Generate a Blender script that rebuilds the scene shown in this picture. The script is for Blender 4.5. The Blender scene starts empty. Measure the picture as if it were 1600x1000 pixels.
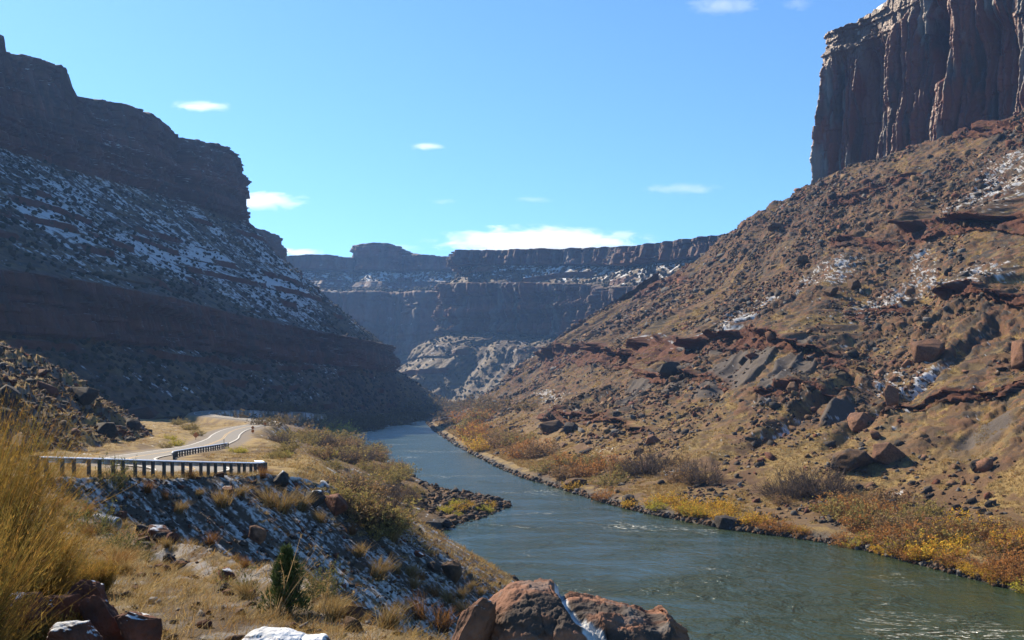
import bpy, math, random
import numpy as np
from mathutils import Vector, Matrix

R = math.radians
scene = bpy.context.scene
COL = scene.collection
rng = np.random.default_rng(7)
random.seed(7)

# ------------------------------------------------------------------ camera, sky, sun, exposure
CAMZ = 22.0
F = 1500.0
HOR = 620.0
cam_d = bpy.data.cameras.new('camera')
cam = bpy.data.objects.new('camera', cam_d)
COL.objects.link(cam)
cam.location = (0, 0, CAMZ)
cam.rotation_euler = (R(90), 0, 0)
cam_d.sensor_width = 36.0
cam_d.lens = 36.0 * F / 1600.0
cam_d.shift_y = (HOR - 500.0) / 1600.0
cam_d.clip_start = 0.1
cam_d.clip_end = 40000
scene.camera = cam

SUN_AZ = -44.0      # degrees from the view direction (+Y), negative is to the left
SUN_EL = 38.0
world = bpy.data.worlds.new('World')
scene.world = world
world.use_nodes = True
wn = world.node_tree
bg = wn.nodes['Background']
sky = wn.nodes.new('ShaderNodeTexSky')
sky.sky_type = 'NISHITA'
sky.sun_disc = False
sky.sun_elevation = R(SUN_EL)
sky.sun_rotation = R(SUN_AZ)
sky.air_density = 1.0
sky.dust_density = 0.4
sky.ozone_density = 2.5
sky.altitude = 1200
tint = wn.nodes.new('ShaderNodeVectorMath'); tint.operation = 'MULTIPLY'
tint.inputs[1].default_value = (0.70, 1.00, 1.20)
wn.links.new(sky.outputs[0], tint.inputs[0])
wn.links.new(tint.outputs[0], bg.inputs[0])
bg.inputs[1].default_value = 0.076

sun_d = bpy.data.lights.new('sun', 'SUN')
sun_d.energy = 5.0
sun_d.angle = R(0.5)
sun_d.color = (1.0, 0.85, 0.64)
sun = bpy.data.objects.new('sun', sun_d)
COL.objects.link(sun)
SV = Vector((math.sin(R(SUN_AZ)) * math.cos(R(SUN_EL)), math.cos(R(SUN_AZ)) * math.cos(R(SUN_EL)), math.sin(R(SUN_EL))))
sun.rotation_euler = SV.to_track_quat('Z', 'Y').to_euler()
SUNH = np.array([math.sin(R(SUN_AZ)), math.cos(R(SUN_AZ))])

scene.view_settings.view_transform = 'Standard'
scene.view_settings.look = 'None'
scene.view_settings.exposure = 1.21
scene.view_settings.gamma = 1.0
scene.cycles.volume_bounces = 4

# ------------------------------------------------------------------ noise
def _h(i, j, k, seed):
    h = (i.astype(np.int64) * 374761393 + j.astype(np.int64) * 668265263 + k.astype(np.int64) * 1442695041 + seed * 974634777) & 0xffffffff
    h = ((h ^ (h >> 13)) * 1274126177) & 0xffffffff
    h = ((h ^ (h >> 16)) * 2246822519) & 0xffffffff
    h = h ^ (h >> 15)
    return (h & 0xffffff).astype(np.float32) / np.float32(0xffffff)

def vn2(x, y, seed=0):
    x, y = np.broadcast_arrays(np.asarray(x, float), np.asarray(y, float))
    i = np.floor(x); j = np.floor(y)
    fx = (x - i).astype(np.float32); fy = (y - j).astype(np.float32)
    fx = fx * fx * fx * (fx * (fx * 6 - 15) + 10); fy = fy * fy * fy * (fy * (fy * 6 - 15) + 10)
    i = i.astype(np.int64); j = j.astype(np.int64); z = np.zeros_like(i)
    a = _h(i, j, z, seed); b = _h(i + 1, j, z, seed); c = _h(i, j + 1, z, seed); d = _h(i + 1, j + 1, z, seed)
    return ((a + (b - a) * fx) * (1 - fy) + (c + (d - c) * fx) * fy) * 2 - 1

def vn3(x, y, z, seed=0):
    i = np.floor(x); j = np.floor(y); k = np.floor(z)
    fx = (x - i).astype(np.float32); fy = (y - j).astype(np.float32); fz = (z - k).astype(np.float32)
    fx = fx * fx * (3 - 2 * fx); fy = fy * fy * (3 - 2 * fy); fz = fz * fz * (3 - 2 * fz)
    i = i.astype(np.int64); j = j.astype(np.int64); k = k.astype(np.int64)
    def pl(kk):
        a = _h(i, j, kk, seed); b = _h(i + 1, j, kk, seed); c = _h(i, j + 1, kk, seed); d = _h(i + 1, j + 1, kk, seed)
        return (a + (b - a) * fx) * (1 - fy) + (c + (d - c) * fx) * fy
    p0 = pl(k); p1 = pl(k + 1)
    return (p0 + (p1 - p0) * fz) * 2 - 1

def fbm2(x, y, oct=4, seed=0, gain=0.5):
    s = 0; a = 1.0; t = 0
    for o in range(oct):
        c, d = math.cos(o * 0.9), math.sin(o * 0.9)
        s = s + a * vn2((x * c - y * d) * 2 ** o, (x * d + y * c) * 2 ** o, seed + o * 17); t += a; a *= gain
    return s / t

def fbm3(x, y, z, oct=4, seed=0, gain=0.5):
    s = 0; a = 1.0; t = 0
    for o in range(oct):
        f = 2.03 ** o
        s = s + a * vn3(x * f + o * 7.3, y * f + o * 3.1, z * f, seed + o * 17); t += a; a *= gain
    return s / t

def worley2(x, y, seed=0):
    """F1, F2, cell hash, offset to cell centre"""
    i = np.floor(x).astype(np.int64); j = np.floor(y).astype(np.int64)
    f1 = np.full(x.shape, 9.0, np.float32); f2 = f1.copy(); cid = np.zeros(x.shape, np.float32)
    ox = np.zeros(x.shape, np.float32); oy = ox.copy()
    z = np.zeros_like(i)
    for di in (-1, 0, 1):
        for dj in (-1, 0, 1):
            a = i + di; b = j + dj
            px = a + _h(a, b, z, seed); py = b + _h(a, b, z + 1, seed)
            dx = (x - px).astype(np.float32); dy = (y - py).astype(np.float32)
            d = np.sqrt(dx * dx + dy * dy)
            hh = _h(a, b, z + 2, seed)
            n = d < f1
            f2 = np.where(n, f1, np.minimum(f2, d))
            f1 = np.where(n, d, f1); cid = np.where(n, hh, cid); ox = np.where(n, dx, ox); oy = np.where(n, dy, oy)
    return f1, f2, cid, ox, oy

def sstep(a, b, x):
    t = np.clip((x - a) / (b - a), 0, 1)
    return t * t * (3 - 2 * t)

def lerp(a, b, t):
    return a + (b - a) * t

def mixc(c, col, m):
    return c + (np.asarray(col, np.float32) - c) * m[..., None]

def cells1(s, z, w, seed, warp=0.25):
    """blocky columns of random depth along s, drifting slowly with z: value 0..1 and distance to the joint"""
    q = s / w + warp * vn2(s / (w * 2.3), z / (w * 3.0), seed + 5) * 2
    i = np.floor(q); f = q - i
    zz = np.floor(z / (w * 4.0) + 3 * _h(i.astype(np.int64), i.astype(np.int64) * 0, i.astype(np.int64) * 0, seed + 9))
    a = _h(i.astype(np.int64), zz.astype(np.int64), zz.astype(np.int64) * 0, seed)
    joint = np.minimum(f, 1 - f) * w
    return a, joint, f

# ------------------------------------------------------------------ mesh helpers
def proj(P):
    Y = np.maximum(P[..., 1], 0.5)
    return 800 + F * P[..., 0] / Y, HOR - F * (P[..., 2] - CAMZ) / Y

def at(px, py, Y):
    return np.array([(px - 800) / F * Y, Y, CAMZ + (HOR - py) / F * Y])

ALB = 0.68     # the dry desert surfaces are darker than they look in sunlight
def mesh_np(name, V, faces, mat=None, cols=None, smooth=False, parent=None):
    """faces: (n,3) or (n,4) int array"""
    me = bpy.data.meshes.new(name)
    V = np.asarray(V, np.float32).reshape(-1, 3); faces = np.asarray(faces, np.int32)
    n, k = faces.shape
    me.vertices.add(len(V)); me.vertices.foreach_set('co', V.ravel())
    me.loops.add(n * k); me.loops.foreach_set('vertex_index', faces.ravel())
    me.polygons.add(n); me.polygons.foreach_set('loop_start', np.arange(0, n * k, k, dtype=np.int32))
    me.polygons.foreach_set('loop_total', np.full(n, k, np.int32))
    if smooth:
        me.polygons.foreach_set('use_smooth', np.ones(n, bool))
    if cols is not None:
        a = me.attributes.new('Col', 'FLOAT_COLOR', 'POINT')
        c = np.ones((len(V), 4), np.float32); c[:, :3] = np.asarray(cols, np.float32).reshape(-1, 3) * ALB
        a.data.foreach_set('color', c.ravel())
    me.update(calc_edges=True)
    if mat: me.materials.append(mat)
    o = bpy.data.objects.new(name, me); COL.objects.link(o)
    if parent: o.parent = parent
    return o

def grid_faces(nu, nv):
    i = np.arange(nu - 1)[:, None] * nv + np.arange(nv - 1)[None, :]
    return np.stack([i, i + 1, i + nv + 1, i + nv], -1).reshape(-1, 4)

def normals(P):
    a = np.gradient(P, axis=0); b = np.gradient(P, axis=1)
    n = np.cross(a, b); n /= np.maximum(np.linalg.norm(n, axis=-1, keepdims=True), 1e-9)
    return n

def boxblur(A, r, axis):
    if r < 1: return A
    pad = [(0, 0)] * A.ndim; pad[axis] = (r + 1, r)
    B = np.cumsum(np.pad(A, pad, mode='edge'), axis=axis)
    n = A.shape[axis]
    hi = np.take(B, np.arange(2 * r + 1, 2 * r + 1 + n), axis=axis); lo = np.take(B, np.arange(0, n), axis=axis)
    return (hi - lo) / (2 * r + 1)

def catmull(C, t):
    """C (M,3), t in knot units -> smooth points"""
    C = np.asarray(C, float); M = len(C)
    i = np.clip(np.floor(t).astype(int), 0, M - 2); f = (t - i)[:, None]
    p1 = C[i]; p2 = C[i + 1]; p0 = C[np.maximum(i - 1, 0)]; p3 = C[np.minimum(i + 2, M - 1)]
    m1 = (p2 - p0) * 0.5; m2 = (p3 - p1) * 0.5
    L = np.linalg.norm(p2 - p1, axis=1, keepdims=True)
    def lim(m):
        l = np.linalg.norm(m, axis=1, keepdims=True); return m * np.minimum(1, 1.2 * L / np.maximum(l, 1e-9))
    m1 = lim(m1); m2 = lim(m2)
    return (2 * f**3 - 3 * f**2 + 1) * p1 + (f**3 - 2 * f**2 + f) * m1 + (-2 * f**3 + 3 * f**2) * p2 + (f**3 - f**2) * m2

def sweep(C, Nu, Nv, vw=None, round_v=1, ref=None):
    """C (K levels, M knots, 3). Returns P (Nu,Nv,3), U, V in knot/level units, S arc length"""
    C = np.asarray(C, float); K, M, _ = C.shape
    tt = np.linspace(0, M - 1, 4000)
    mid = catmull(C[K // 2 if ref is None else ref], tt)
    d = np.linalg.norm(np.diff(mid, axis=0), axis=1) / np.maximum(mid[1:, 1], 60)
    cum = np.r_[0, np.cumsum(d)]
    t = np.interp(np.linspace(0, cum[-1], Nu), cum, tt)
    lv = np.stack([catmull(C[k], t) for k in range(K)], 1)       # Nu,K,3
    if vw is None:
        vw = np.linalg.norm(np.diff(lv, axis=1), axis=-1).mean(0)
    vw = np.asarray(vw, float); cv = np.r_[0, np.cumsum(vw)]
    v = np.interp(np.linspace(0, cv[-1], Nv), cv, np.arange(K))
    i = np.clip(np.floor(v).astype(int), 0, K - 2); f = (v - i)[None, :, None]
    P = lv[:, i] * (1 - f) + lv[:, i + 1] * f
    if round_v: P = boxblur(P, round_v, 1)
    mm = catmull(C[K // 2 if ref is None else ref], t)
    S = np.r_[0, np.cumsum(np.linalg.norm(np.diff(mm[:, :2], axis=0), axis=1))]
    return P, np.repeat(t[:, None], Nv, 1), np.repeat(v[None], Nu, 0), np.repeat(S[:, None], Nv, 1)

def orient(n, P, toward=None):
    c = np.array([0, 0, CAMZ + 30.0]) if toward is None else toward
    s = np.sign(np.median((n * (c - P)).sum(-1)))
    return n * s

def polydist(x, y, pts):
    """unsigned distance, sign (+ to the left of travel), parameter along"""
    best = np.full(x.shape, 1e9); sg = np.zeros(x.shape); par = np.zeros(x.shape); acc = 0
    for (ax, ay), (bx, by) in zip(pts[:-1], pts[1:]):
        dx, dy = bx - ax, by - ay; L2 = dx * dx + dy * dy
        t = np.clip(((x - ax) * dx + (y - ay) * dy) / L2, 0, 1)
        d = np.hypot(x - ax - t * dx, y - ay - t * dy)
        cr = dx * (y - ay) - dy * (x - ax)
        m = d < best - 1e-6
        best = np.where(m, d, best); sg = np.where(m, np.where(cr >= 0, 1.0, -1.0), sg)
        par = np.where(m, acc + t * math.sqrt(L2), par); acc += math.sqrt(L2)
    return best, sg, par

# ------------------------------------------------------------------ materials
def nodes_of(name):
    m = bpy.data.materials.new(name); m.use_nodes = True
    nt = m.node_tree; return m, nt, nt.nodes['Principled BSDF']

def terrain_mat(name, scales=(0.6, 4.0), bump=0.6, dist=0.3, var=0.35, rough=0.95, strat=0.0, spec=0.15, joints=0.0):
    m, nt, p = nodes_of(name); N = nt.nodes; L = nt.links
    at_ = N.new('ShaderNodeAttribute'); at_.attribute_name = 'Col'
    tc = N.new('ShaderNodeTexCoord')
    n1 = N.new('ShaderNodeTexNoise'); n1.inputs['Scale'].default_value = scales[0]; n1.inputs['Detail'].default_value = 8; n1.inputs['Roughness'].default_value = 0.65
    n2 = N.new('ShaderNodeTexNoise'); n2.inputs['Scale'].default_value = scales[1]; n2.inputs['Detail'].default_value = 6; n2.inputs['Roughness'].default_value = 0.7
    L.new(tc.outputs['Object'], n1.inputs['Vector']); L.new(tc.outputs['Object'], n2.inputs['Vector'])
    mr = N.new('ShaderNodeMapRange'); mr.inputs['From Min'].default_value = 0.3; mr.inputs['From Max'].default_value = 0.7
    mr.inputs['To Min'].default_value = 1 - var; mr.inputs['To Max'].default_value = 1 + var
    L.new(n2.outputs['Fac'], mr.inputs['Value'])
    mx = N.new('ShaderNodeVectorMath'); mx.operation = 'SCALE'
    L.new(at_.outputs['Color'], mx.inputs[0]); L.new(mr.outputs[0], mx.inputs['Scale'])
    L.new(mx.outputs[0], p.inputs['Base Color'])
    ad = N.new('ShaderNodeMath'); ad.operation = 'ADD'; L.new(n1.outputs['Fac'], ad.inputs[0])
    ml = N.new('ShaderNodeMath'); ml.operation = 'MULTIPLY'; ml.inputs[1].default_value = 0.35
    L.new(n2.outputs['Fac'], ml.inputs[0]); L.new(ml.outputs[0], ad.inputs[1])
    src = ad.outputs[0]
    if strat > 0:
        mp = N.new('ShaderNodeMapping'); mp.inputs['Scale'].default_value = (0.02, 0.02, 0.45); L.new(tc.outputs['Object'], mp.inputs['Vector'])
        n3 = N.new('ShaderNodeTexNoise'); n3.inputs['Scale'].default_value = 1.0; n3.inputs['Detail'].default_value = 5; L.new(mp.outputs[0], n3.inputs['Vector'])
        m3 = N.new('ShaderNodeMath'); m3.operation = 'MULTIPLY_ADD'; m3.inputs[1].default_value = strat
        L.new(n3.outputs['Fac'], m3.inputs[0]); L.new(src, m3.inputs[2]); src = m3.outputs[0]
    if joints > 0:
        mp = N.new('ShaderNodeMapping'); mp.inputs['Scale'].default_value = (joints, joints, joints * .35); L.new(tc.outputs['Object'], mp.inputs['Vector'])
        dv = N.new('ShaderNodeVectorMath'); dv.operation = 'ADD'; nd = N.new('ShaderNodeVectorMath'); nd.operation = 'SCALE'; nd.inputs['Scale'].default_value = .35
        L.new(n1.outputs['Color'], nd.inputs[0]); L.new(mp.outputs[0], dv.inputs[0]); L.new(nd.outputs[0], dv.inputs[1])
        vo = N.new('ShaderNodeTexVoronoi'); vo.feature = 'DISTANCE_TO_EDGE'; vo.inputs['Scale'].default_value = 1.0; L.new(dv.outputs[0], vo.inputs['Vector'])
        vc = N.new('ShaderNodeTexVoronoi'); vc.feature = 'F1'; vc.inputs['Scale'].default_value = 1.0; L.new(dv.outputs[0], vc.inputs['Vector'])
        cm_ = N.new('ShaderNodeMapRange'); cm_.inputs['From Max'].default_value = .08; cm_.inputs['To Min'].default_value = -.5; cm_.inputs['To Max'].default_value = 0; L.new(vo.outputs['Distance'], cm_.inputs['Value'])
        sc = N.new('ShaderNodeSeparateColor'); L.new(vc.outputs['Color'], sc.inputs[0])
        a1_ = N.new('ShaderNodeMath'); a1_.operation = 'ADD'; L.new(cm_.outputs[0], a1_.inputs[0]); L.new(sc.outputs[0], a1_.inputs[1])
        a2_ = N.new('ShaderNodeMath'); a2_.operation = 'ADD'; L.new(a1_.outputs[0], a2_.inputs[0]); L.new(src, a2_.inputs[1]); src = a2_.outputs[0]
    b = N.new('ShaderNodeBump'); b.inputs['Strength'].default_value = bump; b.inputs['Distance'].default_value = dist
    L.new(src, b.inputs['Height']); L.new(b.outputs[0], p.inputs['Normal'])
    p.inputs['Roughness'].default_value = rough; p.inputs['Specular IOR Level'].default_value = spec
    return m

def attr_mat(name, rough=0.8, trans=0.0, spec=0.2, noise=None):
    """base colour from the vertex colours, optionally thin-leaf translucency"""
    m, nt, p = nodes_of(name); N = nt.nodes; L = nt.links
    a = N.new('ShaderNodeAttribute'); a.attribute_name = 'Col'
    src = a.outputs['Color']
    if noise:
        tc = N.new('ShaderNodeTexCoord'); n = N.new('ShaderNodeTexNoise'); n.inputs['Scale'].default_value = noise; n.inputs['Detail'].default_value = 6
        L.new(tc.outputs['Object'], n.inputs['Vector'])
        mr = N.new('ShaderNodeMapRange'); mr.inputs['From Min'].default_value = 0.3; mr.inputs['From Max'].default_value = 0.7; mr.inputs['To Min'].default_value = 0.6; mr.inputs['To Max'].default_value = 1.4
        L.new(n.outputs['Fac'], mr.inputs['Value'])
        mx = N.new('ShaderNodeVectorMath'); mx.operation = 'SCALE'; L.new(src, mx.inputs[0]); L.new(mr.outputs[0], mx.inputs['Scale']); src = mx.outputs[0]
    L.new(src, p.inputs['Base Color'])
    p.inputs['Roughness'].default_value = rough; p.inputs['Specular IOR Level'].default_value = spec
    if trans > 0:
        t = N.new('ShaderNodeBsdfTranslucent'); L.new(src, t.inputs['Color'])
        mix = N.new('ShaderNodeMixShader'); mix.inputs[0].default_value = trans
        L.new(p.outputs[0], mix.inputs[1]); L.new(t.outputs[0], mix.inputs[2])
        L.new(mix.outputs[0], N['Material Output'].inputs['Surface'])
    return m

def plain_mat(name, col, rough=0.6, metal=0.0, noise=8.0, var=0.25, bump=0.0):
    col = [q * ALB for q in col]
    m, nt, p = nodes_of(name); N = nt.nodes; L = nt.links
    tc = N.new('ShaderNodeTexCoord'); n = N.new('ShaderNodeTexNoise'); n.inputs['Scale'].default_value = noise; n.inputs['Detail'].default_value = 6
    L.new(tc.outputs['Object'], n.inputs['Vector'])
    r = N.new('ShaderNodeValToRGB')
    r.color_ramp.elements[0].position = 0.3; r.color_ramp.elements[1].position = 0.7
    r.color_ramp.elements[0].color = (*[c * (1 - var) for c in col], 1); r.color_ramp.elements[1].color = (*[min(1, c * (1 + var)) for c in col], 1)
    L.new(n.outputs['Fac'], r.inputs[0]); L.new(r.outputs[0], p.inputs['Base Color'])
    p.inputs['Roughness'].default_value = rough; p.inputs['Metallic'].default_value = metal
    if bump:
        b = N.new('ShaderNodeBump'); b.inputs['Strength'].default_value = bump; b.inputs['Distance'].default_value = 0.02
        L.new(n.outputs['Fac'], b.inputs['Height']); L.new(b.outputs[0], p.inputs['Normal'])
    return m

def tag(o, label=None, cat=None, group=None, kind=None):
    if label: o['label'] = label
    if cat: o['category'] = cat
    if group: o['group'] = group
    if kind: o['kind'] = kind
    return o

def structure(o, label=None, cat=None):
    return tag(o, label, cat, kind='structure')

C_RED = np.array((0.135, 0.050, 0.030), np.float32)
C_RED2 = np.array((0.19, 0.098, 0.060), np.float32)
C_BROWN = np.array((0.118, 0.068, 0.038), np.float32)
C_SOIL = np.array((0.168, 0.108, 0.055), np.float32)
C_DARK = np.array((0.040, 0.034, 0.031), np.float32)
C_VARN = np.array((0.150, 0.145, 0.142), np.float32)
C_GREY = np.array((0.105, 0.090, 0.080), np.float32)
C_TAN = np.array((0.34, 0.245, 0.095), np.float32)
C_SNOW = np.array((0.74, 0.77, 0.80), np.float32)

SURF = {}      # name -> (P, N) for picking places on the surfaces

def ellmask(px, py, lst, soft=0.35):
    """union of soft ellipses (px,py,rx,ry,rot deg) on a surface laid out from the photograph"""
    m = np.zeros(px.shape, np.float32)
    for (cx, cy, rx, ry, a) in lst:
        c, s = math.cos(R(a)), math.sin(R(a))
        u = ((px - cx) * c + (py - cy) * s) / rx; v = (-(px - cx) * s + (py - cy) * c) / ry
        m = np.maximum(m, 1 - sstep(1 - soft, 1 + soft, np.hypot(u, v)))
    return m

# ------------------------------------------------------------------ right hillside (talus slope below the cliff)
knots = [  # bank (x,y)   bench width   top (x,y,z)
    ((75, 20), 40, (300, 300, 168)),
    ((58, 104), 38, (270, 410, 163)),
    ((49, 141), 34, (249, 468, 160)),
    ((35, 161), 30, (234, 503, 159)),
    ((22, 190), 28, (218, 536, 158)),
    ((12, 228), 26, (202, 570, 156)),
    ((0, 275), 24, (184, 600, 154)),
    ((-22, 412), 24, (160, 650, 140)),
    ((-46, 590), 22, (140, 705, 124)),
    ((-64, 740), 20, (104, 755, 104)),
    ((-73, 825), 16, (50, 810, 72)),
    ((-74, 862), 12, (22, 835, 58)),
    ((-52, 888), 10, (8, 848, 50)),
    ((0, 905), 10, (22, 856, 56)),
    ((60, 905), 12, (62, 838, 76)),
    ((130, 890), 14, (120, 790, 110)),
]
lv = [[], [], [], [], [], [], [], []]
for (b, w, t) in knots:
    b = np.array(b, float); t2 = np.array(t[:2], float); d = t2 - b; L = np.linalg.norm(d); d /= L
    w = min(w, L * 0.3)
    lv[0].append((*(b - d * 6), -2.5)); lv[1].append((*(b - d * 0.3), -0.15)); lv[2].append((*(b + d * 3.0), 1.3))
    lv[3].append((*(b + d * w), 4.2))
    rest = L - w; h = t[2] - 4.2
    lv[4].append((*(b + d * (w + rest * 0.28)), 4.2 + h * 0.20))
    lv[5].append((*(b + d * (w + rest * 0.64)), 4.2 + h * 0.56))
    lv[6].append((*t2, t[2])); lv[7].append((*(t2 + d * 40), t[2] + 10))
P, U, V, S = sweep(lv, 1500, 760, vw=[0.3, 0.5, 2.6, 5, 5.5, 5.5, 0.8], round_v=6, ref=4)
X, Y, Z = P[..., 0], P[..., 1], P[..., 2]
px, py = proj(P)
slope_m = sstep(2.9, 3.6, V)
n0 = orient(normals(boxblur(boxblur(P, 12, 0), 12, 1)), P)
fallS = S
# gullies, hummocks
disp = slope_m * (5.0 * fbm2(fallS / 34, V * 0.9, 3, 11) + 2.2 * fbm2(X / 26, Y / 26, 4, 12))
disp += (0.3 + 0.7 * slope_m) * 0.9 * fbm2(X / 7, Y / 7, 3, 13)
disp += 0.35 * sstep(1.2, 2.2, V) * fbm2(X / 5, Y / 5, 3, 14)
ramp = (1 - sstep(12.2, 14.5, U) * 0.5)
# ledges of rock that crop out (image-located lines on the real surface)
def ledge(line, th, A, seed, rag=5):
    xs = [p[0] for p in line]; ys = [p[1] for p in line]
    yl = np.interp(px, xs, ys) + rag * fbm2(px / 22, py * 0 + seed, 4, seed)
    inr = sstep(xs[0] - 12, xs[0] + 12, px) * (1 - sstep(xs[-1] - 12, xs[-1] + 12, px)) * (U < 12.4)
    t = (yl - py)                                  # >0 above the lip (photo px)
    saw = np.where(t >= 0, np.clip(1 - t / (th * 2.6), 0, 1), np.clip(1 + t / (th * 0.30), 0, 1))
    amp = 1.5 * A * (0.6 + 0.4 * vn2(fallS / 7, fallS * 0, seed + 3))
    face = inr * np.where((t < 2) & (t > -th), 1.0, 0.0)
    return saw * amp * inr, face
out = np.zeros_like(X); faceM = np.zeros_like(X)
for line, th, A, sd in [
        ([(1410, 352), (1480, 338), (1600, 342), (1700, 345)], 26, 13, 1),
        ([(852, 552), (920, 540), (1000, 545), (1060, 528), (1130, 524), (1250, 530), (1330, 548)], 30, 11, 2),
        ([(1480, 470), (1540, 462), (1620, 474)], 18, 7, 3),
        ([(1300, 322), (1340, 306), (1390, 284), (1440, 268)], 10, 5, 4),
        ([(1330, 480), (1370, 466), (1420, 470)], 13, 4, 5),
        ([(1300, 378), (1350, 372), (1400, 372)], 12, 4.5, 6),
        ([(860, 655), (900, 640), (960, 645), (1020, 660)], 13, 4.5, 7),
        ([(1000, 580), (1080, 575), (1140, 590)], 13, 4.5, 8),
        ([(1190, 612), (1260, 600), (1330, 600)], 9, 3, 9),
        ([(1490, 200), (1560, 196), (1640, 180)], 14, 6, 10),
        ([(1380, 640), (1460, 628), (1560, 616), (1620, 600)], 10, 3, 15),
        ([(940, 470), (1010, 452), (1080, 430)], 9, 3.5, 16)]:
    o_, f_ = ledge(line, th, A, sd + 40)
    out += o_; faceM = np.maximum(faceM, f_)
hn = n0.copy(); hn[..., 2] = 0; hn /= np.maximum(np.linalg.norm(hn, axis=-1, keepdims=True), 1e-6)
# incised ravine
rav = np.array([(1330, 590), (1250, 640), (1170, 690), (1120, 715)])
rd, _, _ = polydist(px, py, rav)
ravm = 1 - sstep(2, 16, rd)
rav2 = np.array([(1560, 520), (1440, 600), (1330, 665), (1290, 690)])
rd2, _, _ = polydist(px, py, rav2); ravm2 = 1 - sstep(2, 14, rd2)
disp -= (5.0 * ravm + 2.5 * ravm2) * slope_m * (px > 1000)
# smooth grey shale ribs
shale = ellmask(px, py, [(1240, 580, 78, 17, -40), (1190, 570, 60, 12, -38), (1130, 590, 55, 14, -36), (1530, 690, 75, 22, -28), (1060, 590, 40, 9, -33),
                         (1150, 540, 40, 8, -35), (1310, 640, 35, 12, -30), (1000, 600, 45, 9, -35), (1560, 740, 60, 9, -12)], 0.3) * slope_m
shale = sstep(0.35, 0.65, shale + 0.25 * fbm2(X / 8, Y / 8, 3, 60)) * (faceM < 0.5)
ribs = np.abs(fbm2(fallS / 9 + 0.4 * V, V * 1.2, 2, 19))
disp += shale * (1.8 - 4.5 * ribs)
# rubble: worley blocks at three sizes
rub = np.zeros_like(X); rockm = np.zeros_like(X); rockc = np.zeros_like(X)
dens = fbm2(fallS / 45, V * 2.2, 4, 21) + 0.35 * fbm2(X / 9, Y / 9, 3, 22)
for w, amp, thr, sd in ((7.0, 1.3, 0.66, 31), (3.2, 0.9, 0.52, 32), (1.6, 0.55, 0.42, 33)):
    f1, f2, cid, ox, oy = worley2(X / w + 0.15 * vn2(X / 2, Y / 2, sd + 7), Y / w, sd)
    m = (cid > thr - 0.30 * dens) * sstep(0.04, 0.16, f2 - f1) * slope_m * (1 - shale)
    tilt = (ox * (np.modf(cid * 17)[0] - 0.5) + oy * (np.modf(cid * 29)[0] - 0.5)) * 1.5
    rub += m * amp * (0.45 + 0.5 * np.modf(cid * 7)[0] + tilt)
    rockm = np.maximum(rockm, m * sstep(0, 1, 0.4 + np.modf(cid * 7)[0])); rockc = np.where(m > 0.3, np.modf(cid * 53)[0], rockc)
rub *= 0.8 * (0.5 + 0.5 * sstep(-0.4, 0.3, dens))
disp += rub
# ledge faces get joints and beds
a1, j1, _ = cells1(fallS, Z, 7.0, 71); a2, j2, _ = cells1(fallS, Z, 2.6, 72)
out += faceM * (2.6 * a1 + 1.2 * a2 - 1.2 * (1 - sstep(0, 0.5, j1)))
P = P + n0 * (disp * ramp)[..., None] + hn * out[..., None]
nf = orient(normals(P), P)
c = np.broadcast_to(C_SOIL, P.shape).copy()
g1 = fbm2(X / 12, Y / 12, 4, 81); g2 = fbm2(fallS / 30, V * 1.5, 3, 82); g3 = fbm2(X / 2.2, Y / 2.2, 3, 83)
c = mixc(c, C_BROWN, sstep(-0.2, 0.5, g2))
c = mixc(c, C_RED2 * 0.85, 0.55 * sstep(0.2, 0.5, fbm2(X / 40, Y / 40, 3, 84) + 0.25 * g3) * sstep(4.0, 5.2, V))
grass = sstep(-0.05, 0.30, g3 * 0.8 + g1 * 0.8 - 0.10 * (V - 4.3) + 0.10) * (nf[..., 2] > 0.55) * (1 - 0.9 * shale)
grass = np.maximum(grass, (1 - sstep(3.0, 3.9, V)) * sstep(-0.45, 0.1, g1 + 0.8 * g3) * 0.9)
dk = sstep(.05, .4, fbm2(fallS / 13, V * 1.1, 4, 87) + .4 * g1); c = mixc(c, C_DARK * 1.4, .75 * dk * sstep(3.2, 4.0, V)); grass = grass * (1 - .6 * dk)
c = mixc(c, C_TAN, grass * 0.85)
c = mixc(c, C_GREY, shale * 0.95)
rk = np.where((rockc > 0.55)[..., None], C_DARK * 1.35, np.where((rockc > 0.25)[..., None], C_BROWN * 1.05, C_RED2 * 0.85))
c = c + (rk - c) * (rockm * 0.9)[..., None]
c = mixc(c, C_RED * (0.85), faceM * 0.85)
fr = sstep(0.25, 0.55, fbm2(X / 5, Z / 2, 3, 85)); c = mixc(c, C_DARK, faceM * fr * 0.6)
north = -(nf[..., 0] * SUNH[0] + nf[..., 1] * SUNH[1])
snowreg = ellmask(px, py, [(1572, 285, 42, 42, -30), (1515, 320, 50, 16, -35), (1442, 415, 24, 46, 10), (1385, 458, 55, 18, -25), (1545, 452, 52, 20, -15), (1425, 585, 60, 24, -10),
                           (1390, 640, 30, 10, 0), (1590, 250, 40, 20, -20), (940, 700, 30, 8, 0), (1060, 535, 40, 8, 0), (1230, 655, 40, 12, -30), (1050, 735, 24, 8, 0), (1270, 770, 50, 7, 0), (1400, 770, 30, 6, 0),
                           (1290, 440, 50, 20, -30), (1180, 500, 70, 18, -30), (860, 620, 30, 10, 0)], 0.5)
g5 = fbm2(X / .8, Y / .8, 2, 86)
sn = .8 * sstep(0.72, 0.98, snowreg * 0.58 + np.clip(north, -.5, .35) * 0.7 + 0.5 * g3 + 0.5 * g5 + 0.12 * nf[..., 2] - 0.3 * faceM) * (nf[..., 2] > 0.3)
c = mixc(c, C_SNOW, sn * (V > 2.6))
strand = 1 - sstep(1.6, 2.3, V + 0.25 * g3)
c = mixc(c, np.array((0.11, 0.095, 0.08), np.float32), strand)
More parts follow.
